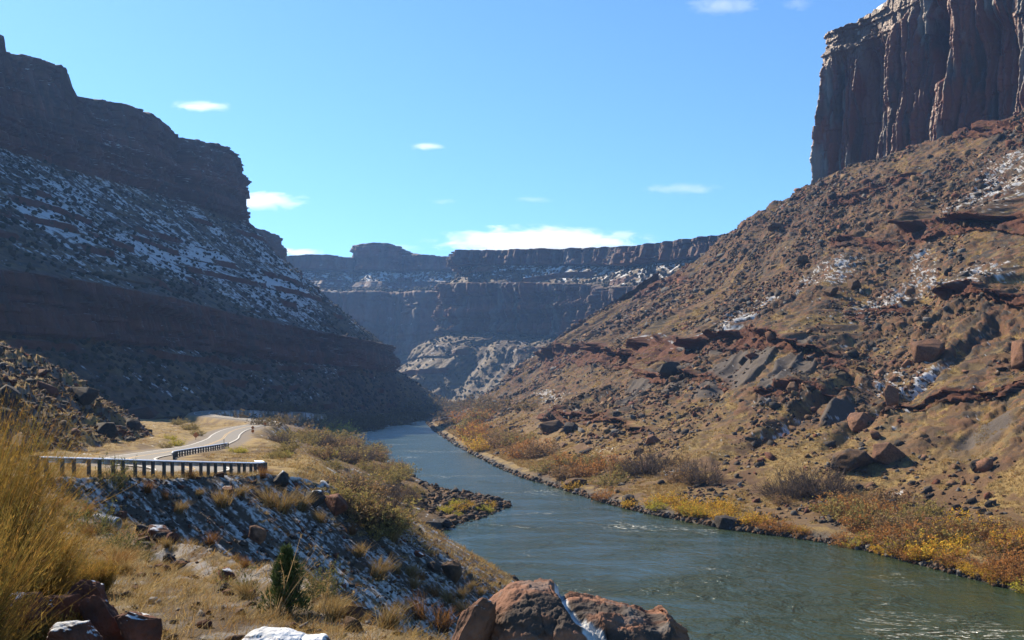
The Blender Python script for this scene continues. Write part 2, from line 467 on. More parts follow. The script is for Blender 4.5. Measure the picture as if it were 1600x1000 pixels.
M_slope = terrain_mat('talus_earth', (0.9, 5.0), 0.8, 0.35, 0.45)
hill = mesh_np('hillside', P, grid_faces(*P.shape[:2]), M_slope, c)
structure(hill, 'long sunlit talus slope of boulders and tan grass rising right of the river', 'hillside')
SURF['right'] = (P, nf, V, grass * (1 - rockm), 1 - shale)

# ------------------------------------------------------------------ right cliff on top of the talus
cl = [((390, 800), 120, 250, 8), ((300, 720), 125, 250, 6), ((236, 655), 134, 250, 4), ((192, 606), 140, 249, 4), ((207, 574), 146, 251, 6), ((222, 541), 148, 262, 7), ((238, 509), 149, 280, 8),
      ((254, 474), 150, 292, 8), ((275, 415), 152, 294, 8), ((306, 304), 154, 294, 8)]
pts = np.array([q[0] for q in cl], float)
tang = np.gradient(pts, axis=0); nb = np.stack([tang[:, 1], -tang[:, 0]], 1); nb /= np.linalg.norm(nb, axis=1, keepdims=True)
if (nb @ np.array([-.3, -1.0])).mean() < 0: nb = -nb
lv = [[], [], [], [], []]
for (q, zb, zt, lean), n_ in zip(cl, nb):
    q = np.array(q, float)
    lv[0].append((*(q + n_ * 1), zb - 8)); lv[1].append((*(q - n_ * lean * .35), lerp(zb, zt, .45))); lv[2].append((*(q - n_ * lean * .8), lerp(zb, zt, .88)))
    lv[3].append((*(q - n_ * lean), zt)); lv[4].append((*(q - n_ * (lean + 90)), zt + 6))
P, U, V, S = sweep(lv, 1300, 480, vw=[4.5, 4.2, 1.6, 1.2], round_v=1, ref=1)
X, Y, Z = P[..., 0], P[..., 1], P[..., 2]; px, py = proj(P)
n0 = orient(normals(boxblur(P, 20, 0)), P); n0[..., 2] *= 0.2; n0 /= np.linalg.norm(n0, axis=-1, keepdims=True)
wall = 1 - sstep(2.95, 3.05, V)
h = (Z - 150) / np.interp(px, [1300, 1380, 1480], [95, 98, 130])
a0, j0, f0 = cells1(S + 2.2 * fbm2(S / 9, Z / 40, 3, 4), Z * .25, 27.0, 101); a1, j1, f1 = cells1(S + 1.3 * fbm2(S / 6, Z / 26, 3, 5), Z * .5, 9.0, 102); a2, j2, f2 = cells1(S + .7 * fbm2(S / 3, Z / 14, 3, 6), Z * .7, 3.4, 103)
saw0 = 1 - f0
up = sstep(0.80, 0.92, h + 0.10 * vn2(S / 14, S * 0, 9))               # bedded caprock near the rim
tri = lambda f, p_: np.where(f < p_, f / p_, (1 - f) / (1 - p_))
d = (1 - up) * (2.5 + 3.0 * a0 + 1.5 * a1 + 0.8 * a2 + 7.5 * tri(f0, .45) * (.35 + a0) + 4.2 * tri(f1, .48) * (.25 + a1) + 1.8 * tri(f2, .45) * (.3 + a2) - 2.2 * (1 - sstep(0, 0.8, j1)) - 1.0 * (1 - sstep(0, 0.5, j2)))
d += up * (10.0 + 2.0 * a0 + 2.5 * a1 + 1.6 * a2)
d += 0.9 * np.round(2.2 * fbm2(Z / 5.0, S / 60, 3, 111)) * (0.45 + up) + 0.7 * fbm3(X / 9, Y / 9, Z / 9, 4, 112) + 0.5 * fbm3(X / 2, Y / 2, Z / 2, 3, 113)
# big alcoves
alc = ellmask(px, py, [(1352, 175, 22, 120, 6), (1535, 110, 34, 90, 4), (1462, 60, 14, 60, 0)], 0.25)
d -= 9 * alc * wall
d += 3.0 * ellmask(px, py, [(1500, 215, 14, 40, 0), (1440, 190, 30, 70, 8)], 0.4) 
P = P + n0 * (d * (0.15 + 0.85 * wall) - 15)[..., None]
P[..., 2] += (1 - wall) * (2.0 * fbm2(X / 9, Y / 9, 4, 115) + 0.6) + wall * sstep(2.6, 3.0, V) * 2.0 * fbm2(S / 6, S * 0, 3, 116)
nf = orient(normals(P), P)
c = np.broadcast_to(C_RED * np.array((1.25, .95, .8), np.float32), P.shape).copy() * (0.85 + 0.35 * a2[..., None])
streak = fbm2(S / 3.5, Z / 40, 4, 121)
varn = sstep(0.08, 0.40, streak + 0.5 * (a1 - 0.45) + 0.25 * fbm2(S / 20, Z / 20, 2, 122)) * (1 - up * 0.7) * (1 - alc * 0.8)
c = mixc(c, C_VARN * 1.55, varn * 0.85)
c = mixc(c, C_DARK, 0.7 * sstep(0.1, 0.45, fbm2(S / 2.2, Z / 25, 4, 123)) * (1 - up))
c = mixc(c, C_BROWN, up * 0.6)
c = mixc(c, C_SNOW, (1 - wall) * sstep(0, 0.3, fbm2(X / 4, Y / 4, 3, 124)) * 0.7)
M_cliff = terrain_mat('varnished_sandstone', (0.35, 2.0), 0.8, 0.7, 0.25, 0.52, strat=0.6, spec=.42, joints=.22)
structure(mesh_np('cliff', P, grid_faces(*P.shape[:2]), M_cliff, c), 'sheer red cliff streaked with dark varnish above the right talus slope', 'cliff')
SURF['cliff'] = (P, nf, V, None, None)

# ------------------------------------------------------------------ mesa builder for the left wall and the far walls
def mesa(name, lv, Nu, Nv, vw, seed, cliffs, slopes, snow_amt, ref, label, scale=1.0, ztop=None, col_w=(16, 6, 2.5), notch=None, varn_amt=0.25, ledges=True, rimjag=2.0, red=C_RED, extra=None, fac=.5, bed=1.0, dark=1.0):
    P, U, V, S = sweep(lv, Nu, Nv, vw=vw, round_v=1, ref=ref)
    X, Y, Z = P[..., 0], P[..., 1], P[..., 2]; px, py = proj(P)
    n0 = orient(normals(boxblur(boxblur(P, 14, 0), 3, 1)), P)
    hn = n0.copy(); hn[..., 2] = 0; hn /= np.maximum(np.linalg.norm(hn, axis=-1, keepdims=True), 1e-6)
    cm = np.zeros_like(X); sm = np.zeros_like(X)
    for (a, b) in cliffs: cm = np.maximum(cm, sstep(a - .04, a + .04, V) * (1 - sstep(b - .03, b + .03, V)))
    for (a, b) in slopes: sm = np.maximum(sm, sstep(a - .04, a + .04, V) * (1 - sstep(b - .04, b + .04, V)))
    k = scale
    a0, j0, f0 = cells1(S + 3 * k * fbm2(S / (9 * k), Z / (14 * k), 3, seed + 1), Z * .3, col_w[0] * k, seed + 1)
    a1, j1, f1 = cells1(S + 2 * k * fbm2(S / (6 * k), Z / (9 * k), 3, seed + 2), Z, col_w[1] * k, seed + 2)
    a2, j2, f2 = cells1(S + 1 * k * fbm2(S / (3 * k), Z / (5 * k), 3, seed + 3), Z, col_w[2] * k, seed + 3)
    tri = lambda f, p_: np.where(f < p_, f / p_, (1 - f) / (1 - p_))
    d = cm * k * (3.0 * a0 + 1.4 * a1 + 0.6 * a2 + fac * (6.0 * tri(f0, .35) * (.2 + a0) + 3.0 * tri(f1, .4) * (.2 + a1) + 1.0 * tri(f2, .45)) - 1.2 * (1 - sstep(0, 0.8 * k, j1)))
    d += cm * k * (1.9 * bed * np.round(2.5 * fbm2(Z / (6 * k), S / (90 * k), 3, seed + 4)) + 0.8 * fbm3(X / (4 * k), Y / (4 * k), Z / (4 * k), 3, seed + 5))
    # slopes: gullies, stepped beds that crop out as short dark ledges
    d += sm * k * (3.5 * fbm2(S / (30 * k), V * 1.2, 3, seed + 6) + 1.8 * fbm2(X / (11 * k), Y / (11 * k), 4, seed + 7) + 0.9 * fbm3(X / (3 * k), Y / (3 * k), Z / (3 * k), 3, seed + 8))
    lg = np.zeros_like(X)
    if ledges:
        q = Z / (13 * k) + 0.30 * fbm2(S / (50 * k), Z / (60 * k), 3, seed + 9)
        f = q - np.floor(q); hid = _h(np.floor(q).astype(np.int64), np.floor(q).astype(np.int64) * 0, np.floor(q).astype(np.int64) * 0, seed)
        pres = sstep(0.10, 0.30, fbm2(S / (38 * k) + 9 * hid, hid * 40, 3, seed + 10) + (hid - 0.45) * 0.5)
        saw = np.where(f < 0.30, f / 0.30, 1 - (f - 0.30) / 0.70)
        d += sm * pres * k * 5.5 * (saw - 0.35) * (0.7 + 0.5 * a1)
        lg = sm * pres * (f < 0.30)
    if notch:
        for (nx, w, dep, v0) in notch:
            d -= dep * np.exp(-((px - nx) / w) ** 2) * sstep(v0, v0 + .1, V)
    if extra is not None: d = d + extra(P, px, py, V, S)
    Pd = P + hn * (d * np.clip(cm + sm, 0, 1))[..., None]
    topm = 1 - np.clip(cm + sm, 0, 1)
    if ztop is not None: Pd[..., 2] += ztop(px) * sstep(cliffs[-1][0] + .2, cliffs[-1][1], V)
    Pd[..., 2] += topm * k * rimjag * (0.6 * fbm2(X / (12 * k), Y / (12 * k), 4, seed + 11) + 0.15) + cm * k * rimjag * 0.8 * np.round(2 * fbm2(S / (9 * k), S * 0, 2, seed + 12)) * sstep(cliffs[-1][1] - .5, cliffs[-1][1], V)
    nf = orient(normals(Pd), Pd)
    c = np.broadcast_to(red, P.shape).copy() * (0.65 + 0.35 * a1[..., None])
    band = fbm2(Z / (5 * k), S / (200 * k), 4, seed + 13)
    c *= (1 + 0.6 * band)[..., None]
    varn = cm * sstep(0.0, 0.4, fbm2(S / (5 * k), Z / (50 * k), 4, seed + 14) + 0.3 * (a1 - .5))
    c = mixc(c, C_VARN * 0.9, varn * varn_amt * 2)
    c = mixc(c, C_DARK, 0.6 * cm * sstep(0.1, 0.5, fbm2(S / (3 * k), Z / (30 * k), 4, seed + 15)))
    g1 = fbm2(X / (14 * k), Y / (14 * k), 4, seed + 16); g3 = fbm3(X / (2.4 * k), Y / (2.4 * k), Z / (2.4 * k), 3, seed + 17)
    cs = np.broadcast_to(C_BROWN, P.shape).copy(); cs = mixc(cs, C_SOIL, sstep(-.3, .4, g1)); cs = mixc(cs, C_DARK * 1.2, 0.8 * sstep(0.0, 0.35, g3)); cs = mixc(cs, C_TAN * 0.75, 0.5 * sstep(0.1, 0.4, -g3 + 0.4 * g1))
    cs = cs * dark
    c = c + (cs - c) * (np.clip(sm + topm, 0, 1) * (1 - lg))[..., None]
    c = mixc(c, red * 0.9, lg * 0.9)
    sreg = snow_amt(P, px, py, V, S)
    g4 = fbm2(S / (26 * k), Z / (5 * k), 4, seed + 18)
    g6 = fbm3(X / (1.1 * k), Y / (1.1 * k), Z / (1.1 * k), 2, seed + 19)
    g7 = fbm2(S / (55 * k), Z / (16 * k), 3, seed + 21)
    sn = .85 * sstep(0.50, 0.78, 0.55 * g3 + 0.45 * g6 + 0.22 * g4 + 0.42 * g7 + 0.4 * fbm2(S / (4.5 * k), V * 2.2, 3, seed + 22) + sreg - .08 + 0.25 * (nf[..., 2] - 0.6) * 1.6) * (1 - lg) * sstep(0.30, 0.55, nf[..., 2]) * (1 - .45 * cm)
    c = mixc(c, C_SNOW, sn)
    M_ = terrain_mat(name + '_rock', (0.5 / k, 3.0 / k), 0.75, 0.5 * k, 0.35, 0.75 if k > 1 else .8, spec=.22 if k > 1 else .25, joints=.16 / k)
    o = mesh_np(name, Pd, grid_faces(*P.shape[:2]), M_, c)
    structure(o, label, 'mesa')
    SURF[name] = (Pd, nf, V, sn, None)
    return o

Zs = (8, 46, 72, 172, 238, 243)
kn = [
    ((-260, 250), (-330, 270), (-336, 272), (-470, 330), (-510, 345), (-640, 380)),
    ((-165, 330), (-215, 340), (-222, 340), (-380, 410), (-425, 420), (-560, 440)),
    ((-130, 450), (-172, 450), (-180, 450), (-330, 480), (-352, 485), (-480, 490)),
    ((-125, 600), (-160, 600), (-166, 600), (-302, 600), (-320, 600), (-450, 600)),
    ((-118, 740), (-143, 740), (-149, 740), (-258, 730), (-272, 730), (-400, 740)),
    ((-106, 860), (-128, 850), (-133, 850), (-232, 835), (-244, 838), (-340, 900)),
    ((-60, 1040), (-114, 938), (-124, 936), (-250, 880), (-262, 880), (-340, 930)),
    ((-72, 1150), (-128, 1020), (-138, 1010), (-300, 960), (-318, 955), (-400, 990)),
    ((-150, 1250), (-200, 1180), (-210, 1180), (-330, 1130), (-345, 1130), (-450, 1130)),
    ((-170, 1450), (-215, 1400), (-222, 1400), (-302, 1278), (-314, 1272), (-420, 1255)),
    ((-300, 1600), (-330, 1550), (-335, 1550), (-360, 1420), (-370, 1420), (-500, 1350)),
]
lv = [[(*k_[l], Zs[l]) for k_ in kn] for l in range(6)]
def snL(P, px, py, V, S):
    up = sstep(2.0, 2.5, V) * (1 - sstep(3.0, 3.1, V))
    r = 0.22 + 0.34 * up - 0.25 * (1 - sstep(0.2, 1.4, V))
    r += 0.22 * ellmask(px, py, [(75, 335, 45, 25, 30), (300, 400, 60, 14, 0), (430, 460, 60, 25, 20)], .6)
    r -= 0.25 * ellmask(px, py, [(60, 440, 90, 35, 10)], .6)
    return r
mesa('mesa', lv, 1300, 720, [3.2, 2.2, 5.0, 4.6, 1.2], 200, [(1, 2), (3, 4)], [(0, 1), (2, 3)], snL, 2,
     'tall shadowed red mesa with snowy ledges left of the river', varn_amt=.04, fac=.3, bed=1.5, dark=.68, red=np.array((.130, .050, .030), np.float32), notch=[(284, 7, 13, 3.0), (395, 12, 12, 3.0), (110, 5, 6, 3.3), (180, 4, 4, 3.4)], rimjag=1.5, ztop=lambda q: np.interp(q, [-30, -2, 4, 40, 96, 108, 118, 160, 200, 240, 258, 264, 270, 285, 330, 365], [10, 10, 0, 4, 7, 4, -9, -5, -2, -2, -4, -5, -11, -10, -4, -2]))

# far mesa on the right side of the far canyon
rims = [((330, 1020), 212), ((262, 1150), 217), ((174, 1300), 226), ((160, 1420), 242), ((72, 1530), 257), ((-43, 1600), 266), ((-84, 1645), 270), ((-70, 1760), 272), ((-10, 1900), 272)]
nrm = [(-.8, -.6), (-.85, -.5), (-.92, -.4), (-.75, -.66), (-.5, -.87), (-.55, -.83), (-.95, -.3), (-1, .1), (-1, .2)]
offs = [(210, None), (118, -165), (50, -140), (40, -58), (7, -26), (0, 0), (-120, 4)]
lv = []
for (o_, dz) in offs:
    L_ = []
    for i, ((q, z), n_) in enumerate(zip(rims, nrm)):
        oo = o_ * (0.62 if i in (6, 7, 8) else 1.0)
        if i < 3 and o_ > 60: oo = o_ * 0.9
        L_.append((q[0] + n_[0] * oo, q[1] + n_[1] * oo, 6 if dz is None else z + dz))
    lv.append(L_)
def snM2(P, px, py, V, S):
    return 0.02 + 0.54 * sstep(2.9, 3.3, V) * (1 - sstep(4, 4.1, V)) + 0.10 * (1 - sstep(1.0, 2.0, V)) + 0.15 * (V > 4.9)
def exM2(P, px, py, V, S):
    w = 3 * fbm2(S / 150, V * .6, 3, 5); rid = np.abs(fbm2(S / 70 + w * .5 + V * .5, V * .35, 4, 8)) * 2
    return (1 - sstep(1.3, 2.0, V)) * 26 * (0.45 - rid)
mesa('far_mesa', lv, 800, 520, [3.2, 2.0, 4.5, 2.2, 1.8, 0.8], 300, [(2, 3), (4, 5)], [(0, 2), (3, 4)], snM2, 3,
     'hazy far mesa with talus fans and a snow bench straight up the canyon', scale=2.2, varn_amt=0.42, rimjag=.22, extra=exM2, col_w=(14, 6, 3), fac=.9, dark=.6)

xs = [-950, -640, -490, -400, -336, -326, -300, -262, -236, -205, -180, -105, 60, 260]
zr = [318, 316, 316, 317, 318, 341, 344, 342, 334, 324, 318, 314, 312, 310]
lv = []
for (o_, dz) in [(420, -290), (200, -215), (150, -90), (90, -78), (66, -62), (6, -32), (0, 0), (-200, 4)]:
    lv.append([(x, 2020 - o_ + 18 * math.sin(i * 1.7), z + dz if dz > -32 else 317 + dz) for i, (x, z) in enumerate(zip(xs, zr))])
def snM1(P, px, py, V, S):
    return 0.12 + 0.46 * sstep(3.9, 4.2, V) * (1 - sstep(5, 5.1, V)) + 0.22 * sstep(2.9, 3.2, V) * (1 - sstep(3.9, 4.2, V)) - 0.2 * (1 - sstep(1, 2, V))
mesa('distant_mesa', lv, 700, 420, [3, 2, 3, 1, 2, 1.6, 0.8], 400, [(1, 2), (3, 4), (5, 6)], [(0, 1), (2, 3), (4, 5)], snM1, 3,
     'blue hazed mesa wall with a rounded knob closing the canyon', scale=2.8, rimjag=.18, col_w=(16, 8, 3), fac=.5, dark=.75)

# ------------------------------------------------------------------ ground: near embankment, road bench, left bank, near hill, valley floor
BANK = [(-30, -40), (-12, 10), (-5, 30), (0, 48), (4, 60), (9, 75), (8, 90), (2, 105), (-7, 122), (-14, 138), (-16, 146), (-12, 160), (-7, 175), (-2, 193), (-3, 200), (-14, 215), (-28, 262), (-37, 300), (-50, 335), (-54, 385), (-74, 425), (-88, 500),
        (-98, 560), (-98, 620), (-92, 680), (-92, 760), (-97, 830), (-92, 890), (-66, 928), (0, 948), (100, 955), (240, 950), (500, 940)]
BENCH = [(-44, 5), (-24.5, 51), (-17, 68), (-17, 85), (-23, 110), (-36, 150), (-56, 200), (-76, 300), (-98, 400), (-112, 500), (-116, 600), (-116, 700), (-118, 800), (-118, 900), (-100, 960), (0, 990), (200, 1000), (500, 980)]
ROAD = [(-64, 0, 21.5), (-52, 22, 20.2), (-41, 39, 18.7), (-32, 52, 17.8), (-25.5, 64, 16.8), (-24.8, 74, 16.3), (-30, 86, 15.8), (-38.5, 97, 15.4), (-43.5, 110, 15.0), (-46, 128, 14.6), (-48.5, 150, 14.2), (-52, 168, 14.0), (-56, 186, 13.9), (-61, 205, 13.9), (-66, 228, 14.0),
        (-69.5, 252, 14.1), (-72, 280, 14.2), (-80, 306, 14.3), (-98, 335, 14.6), (-118, 368, 15.1), (-131, 410, 15.6), (-136, 460, 15.6), (-130, 510, 14.6), (-124, 555, 13.0), (-121, 600, 11.0)]
def rpts(pts, step=1.0):
    pts = np.array(pts, float); t = np.linspace(0, len(pts) - 1, 3000); q = catmull(pts, t)
    s = np.r_[0, np.cumsum(np.linalg.norm(np.diff(q[:, :2], axis=0), axis=1))]
    n = int(s[-1] / step) + 1; ss = np.linspace(0, s[-1], n)
    return np.stack([np.interp(ss, s, q[:, k]) for k in range(3)], 1), ss
ROADP, ROADS = rpts(ROAD)
HILL = [(-70, 30), (-50, 54), (-40, 70), (-41, 86), (-49, 98), (-53, 110), (-55, 130), (-58, 150), (-62, 172), (-68, 190), (-86, 212), (-120, 232), (-200, 260)]
E1 = [(3.5, 1), (1.9, 6), (-.5, 8.6), (-2.2, 10.5), (-5.1, 14), (-10, 22), (-18, 31), (-28, 40)]
E2 = [(-1.6, 13), (-3.2, 20), (-5.8, 27), (-11.5, 36), (-17, 42), (-24, 47), (-40, 56)]

def smax(a, b, k):
    h = np.clip(0.5 + 0.5 * (a - b) / k, 0, 1); return b + (a - b) * h + k * h * (1 - h)

def ground_z(X, Y, detail=True, full=False):
    db, sb, pb = polydist(X, Y, BANK); db = db * sb
    de, se, pe = polydist(X, Y, BENCH); de = de * se
    yb = np.array([b[1] for b in BENCH]);
    zb = np.interp(Y, [0, 75, 100, 150, 250, 400, 600, 900, 1000], [16, 16.2, 15.2, 14.2, 13.6, 11.5, 6.5, 5, 5])
    t = np.clip(db / np.maximum(db + np.maximum(-de, 0), 1e-3), 0, 1)
    far = np.where(de > 0, zb + 0.02 * de, np.where(db > 0, 0.1 + (zb - 0.1) * t ** 0.9, np.maximum(db * 0.35, -2.5) + 0.1))
    # low boulder spit and banks stay low near the water
    spit = np.exp(-(((X + 8) / 14) ** 2 + ((Y - 188) / 20) ** 2))
    far = np.where(db > 0, lerp(far, np.minimum(far, 0.15 * db + 0.4), np.clip(spit * 1.6, 0, 1)), far)
    # near embankment
    A = 16.4 - 0.74 * (X + 17) - 0.228 * (68 - Y)
    top = 16.35 + 0.085 * np.clip(68 - Y, -5, 60)
    face = np.minimum(A, top)
    d1, s1, _ = polydist(X, Y, E1); d1 = -d1 * s1          # + on the river side
    d2, s2, _ = polydist(X, Y, E2); d2 = -d2 * s2
    K = 22 - 1.75 - 0.055 * Y + 0.10 * np.clip(-X - 6, 0, 12) * sstep(4, 14, Y)
    K = K - np.where(d1 > 0, 1.15 * d1, 0)
    crest = np.interp(Y, [0, 13, 20, 27, 36, 42, 47, 56], [17.3, 17.3, 17.2, 16.9, 16.4, 16.7, 17.3, 18.3]) 
    Mz = crest - np.where(d2 > 0, 1.0 * d2, np.minimum(-0.40 * d2, 0.9))
    near = smax(smax(K, Mz, 0.5), face, 0.8)
    near = np.where(Y < 12, np.maximum(near, -3), near)
    w = sstep(70, 77, Y)
    z = lerp(near, far, w)
    z = np.where((Y < 77) & (near < -2), -2.0, z)
    snowf = (1 - sstep(77, 88, Y)) * sstep(0.2, 1.2, face - np.maximum(K, Mz)) * (face < top - 0.1)
    # near hill left of the road
    dh, sh, _ = polydist(X, Y, HILL); dh = dh * sh
    hz = 13.9 + 2.4 * sstep(150, 80, Y) + 0.66 * np.maximum(dh - 2.0, 0)
    hm = (dh > 2) * (Y > 70)
    # road bed
    dr, sr, pr = polydist(X, Y, [tuple(q[:2]) for q in ROADP[::4]])
    zr = np.interp(pr, ROADS, ROADP[:, 2])
    wr = 1 - sstep(4.6, 8.5, dr)
    if detail:
        nz = 0.9 * fbm2(X / 14, Y / 14, 3, 501) * sstep(20, 60, Y) + 0.30 * fbm2(X / 4, Y / 4, 3, 502) + 0.17 * fbm2(X / 1.1, Y / 1.1, 3, 503) + 0.04 * fbm2(X / .35, Y / .35, 2, 504) * (Y < 60)
        z = z + nz * sstep(-0.5, 2, db + 1) * (1 - 0.6 * snowf)
        # fall-line rills on the embankment face
        q = X * 0.30 + Y * 0.95; r_ = X * 0.95 - Y * 0.30
        z = z + snowf * (0.45 * fbm2(q / 2.2, r_ / 9, 3, 505) + 0.16 * fbm2(q / 0.6, r_ / 2, 3, 506) + 0.10 * fbm2(q / 0.22, r_ / .5, 2, 507))
        hd = 3.6 * fbm2(X / 18, Y / 18, 4, 511) + 1.2 * fbm2(X / 5, Y / 5, 3, 512)
        rub = 0; 
        for wd, amp, thr, sd in ((5.0, 1.5, 0.55, 521), (2.2, 0.8, 0.5, 522), (1.1, 0.4, 0.45, 523)):
            f1, f2, cid, ox, oy = worley2(X / wd, Y / wd, sd)
            rub = rub + (cid > thr) * sstep(.04, .16, f2 - f1) * amp * (0.4 + 0.5 * np.modf(cid * 7)[0] + 1.4 * (ox * (np.modf(cid * 17)[0] - .5) + oy * (np.modf(cid * 29)[0] - .5)))
        hz = hz + (hd + rub) * sstep(1, 9, dh)
    z = np.where(hm, np.maximum(z, hz), z)
    z = lerp(z, zr - 0.03, wr * (Y > 55))
    if full: return z, dict(db=db, de=de, snowf=snowf, hill=hm * (hz >= z - 0.01), dh=dh, wr=wr, dr=dr, d1=d1, d2=d2, near=1 - w, face=face)
    return z

rows = np.concatenate([np.geomspace(2.2, 15, 170, endpoint=False), np.geomspace(15, 46, 240, endpoint=False), np.geomspace(46, 80, 330, endpoint=False), np.geomspace(80, 320, 420, endpoint=False), np.geomspace(320, 1750, 180)])
cols_ = np.linspace(-420, 1330, 900)
X = (cols_[:, None] - 800) / F * rows[None, :]
# widen fan near the camera so that the ground under it is whole
X = X + np.sign(X) * 0
Y = np.repeat(rows[None, :], len(cols_), 0)
Zg, info = ground_z(X, Y, True, True)
P = np.stack([X, Y, Zg], -1); px, py = proj(P)
nf = normals(P); nf *= np.sign(nf[..., 2:3])
g1 = fbm2(X / 9, Y / 9, 4, 601); g3 = fbm2(X / 1.6, Y / 1.6, 4, 603); g4 = fbm2(X / .45, Y / .45, 3, 604)
c = np.broadcast_to(C_SOIL * 0.85, P.shape).copy()
c = mixc(c, C_BROWN, sstep(-.2, .4, g1))
c = mixc(c, C_TAN, sstep(-.35, .25, g1 * .6 + g3 * .7 + 0.15) * 0.85)
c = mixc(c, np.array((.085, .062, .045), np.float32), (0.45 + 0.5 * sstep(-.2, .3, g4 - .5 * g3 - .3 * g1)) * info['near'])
bankm = sstep(0, -6, info['de']) * (info['near'] < .5)
c = mixc(c, C_BROWN * 0.9, bankm * 0.75)
c = mixc(c, np.array((.10, .085, .07), np.float32), (1 - sstep(1.0, 3.0, info['db'])) * (info['near'] < .5))
hillm = info['hill'] * 1.0
ch = np.broadcast_to(C_BROWN * .85, P.shape).copy(); ch = mixc(ch, C_DARK, .7 * sstep(0, .4, g3)); ch = mixc(ch, C_TAN, .7 * sstep(-.05, .35, -g3 + .5 * g1 + .1))
c = c + (ch - c) * hillm[..., None]
# snow: streaked dusting on the shaded embankment, flecks in hollows elsewhere
q = X * 0.30 + Y * 0.95; r_ = X * 0.95 - Y * 0.30
stk = .8 * fbm2(q / .6, r_ / 1.8, 4, 611) + .7 * fbm2(q / .18, r_ / .5, 3, 612) + .45 * fbm2(q / 3.5, r_ / 9, 3, 613)
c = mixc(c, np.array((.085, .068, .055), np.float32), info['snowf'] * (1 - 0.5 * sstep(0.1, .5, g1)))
stk = stk + .8 * fbm2(X / .16, Y / .16, 2, 617)
snf = sstep(-.15, .65, stk) * info['snowf'] * 0.72
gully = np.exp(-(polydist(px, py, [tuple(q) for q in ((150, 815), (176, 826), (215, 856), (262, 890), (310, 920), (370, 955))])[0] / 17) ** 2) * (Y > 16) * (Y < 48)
c = mixc(c, np.array((.05, .036, .028), np.float32), gully * .9)  # shade of the gully painted into the ground colour as a dark band
c = mixc(c, C_SNOW, snf)
north = -(nf[..., 0] * SUNH[0] + nf[..., 1] * SUNH[1])
sn2 = sstep(.45, .65, north * 0.8 + .5 * g3 + .4 * g4) * (1 - info['snowf']) * (Y > 4) * (1 - .8 * hillm)
c = mixc(c, C_SNOW, sn2 * .8)
farsn = sstep(.3, .5, g3 + .4 * g1 + .1) * sstep(330, 450, Y) * (1 - sstep(900, 1000, Y))
c = mixc(c, C_SNOW * .8, farsn * .25)
frost = sstep(.05, .45, g4 + .7 * fbm2(X / 1.3, Y / 1.3, 3, 615) + .4 * g3) * info['near'] * (1 - info['snowf']) * (Y > 5)
c = mixc(c, C_SNOW * .85, frost * .28)
shoulder = (1 - sstep(4.3, 6.2, info['dr'] + .8 * g3)) * (Y > 55)
c = mixc(c, np.array((.21, .18, .15), np.float32) , shoulder)
M_ground = terrain_mat('dry_earth', (2.0, 14.0), 0.7, 0.12, 0.4)
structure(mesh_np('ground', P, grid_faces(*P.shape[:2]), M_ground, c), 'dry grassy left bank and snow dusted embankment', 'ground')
SURF['ground'] = (P, nf, info['snowf'], hillm, info)

# ------------------------------------------------------------------ road
def ribbon(name, pts, offs, z, mat, uvlen=False):
    pts = np.asarray(pts); tg = np.gradient(pts[:, :2], axis=0); tg /= np.linalg.norm(tg, axis=1, keepdims=True)
    nn = np.stack([tg[:, 1], -tg[:, 0]], 1)            # right of travel
    V_ = np.stack([np.concatenate([pts[:, :2] + nn * o, pts[:, 2:3] + z + (0.0 if abs(o) < 3.9 else -0.0)], 1) for o in offs], 1)
    return mesh_np(name, V_, grid_faces(len(pts), len(offs)), mat, smooth=True)
M_asph = plain_mat('asphalt', (0.135, 0.130, 0.125), 0.85, 0, 3.0, 0.2, 0.3)
RP, RS = rpts(ROAD, 1.5)
structure(ribbon('road', RP, np.linspace(-3.1, 3.1, 7), 0.06, M_asph), 'winding two lane asphalt road on the left bank', 'road')
M_white = plain_mat('white_paint', (0.75, 0.75, 0.72), 0.7, 0, 6, .12)
M_yel = plain_mat('yellow_paint', (0.55, 0.33, 0.06), 0.7, 0, 6, .2)
for o_ in (-2.8, 2.8):
    structure(ribbon('edge_line', RP, (o_ - .08, o_ + .08), 0.066, M_white), 'white painted edge line along the road', 'road marking')
for o_ in (-.17, .17):
    structure(ribbon('centre_line', RP, (o_ - .06, o_ + .06), 0.066, M_yel), 'yellow painted centre line along the road', 'road marking')

# ------------------------------------------------------------------ river
wx = np.concatenate([np.linspace(-320, 320, 2)]); 
m, nt, p = nodes_of('river_water'); N = nt.nodes; L = nt.links
tc = N.new('ShaderNodeTexCoord')
p.inputs['Base Color'].default_value = (0.028, 0.044, 0.022, 1); p.inputs['Roughness'].default_value = 0.30; p.inputs['IOR'].default_value = 1.38
def nz(scale, sx, sy, rot, det=4, rough=.55, dist=0.0):
    mp = N.new('ShaderNodeMapping'); mp.inputs['Scale'].default_value = (sx, sy, 1); mp.inputs['Rotation'].default_value = (0, 0, R(rot)); L.new(tc.outputs['Object'], mp.inputs['Vector'])
    n = N.new('ShaderNodeTexNoise'); n.inputs['Scale'].default_value = scale; n.inputs['Detail'].default_value = det; n.inputs['Roughness'].default_value = rough; n.inputs['Distortion'].default_value = dist
    L.new(mp.outputs[0], n.inputs['Vector']); return n.outputs['Fac']
def math_(op, a, b):
    q = N.new('ShaderNodeMath'); q.operation = op
    for i, v_ in enumerate((a, b)):
        if isinstance(v_, (int, float)): q.inputs[i].default_value = v_
        else: L.new(v_, q.inputs[i])
    return q.outputs[0]
n_big = nz(0.045, 1, 1.6, -20, 3, .5, 1.5); n_mid = nz(0.28, 1, 1.0, 15, 4, .6, .6); n_fine = nz(1.5, 1, 1, 0, 4, .6)
ht = math_('ADD', math_('MULTIPLY', n_mid, 1.0), math_('MULTIPLY', n_fine, 0.30))
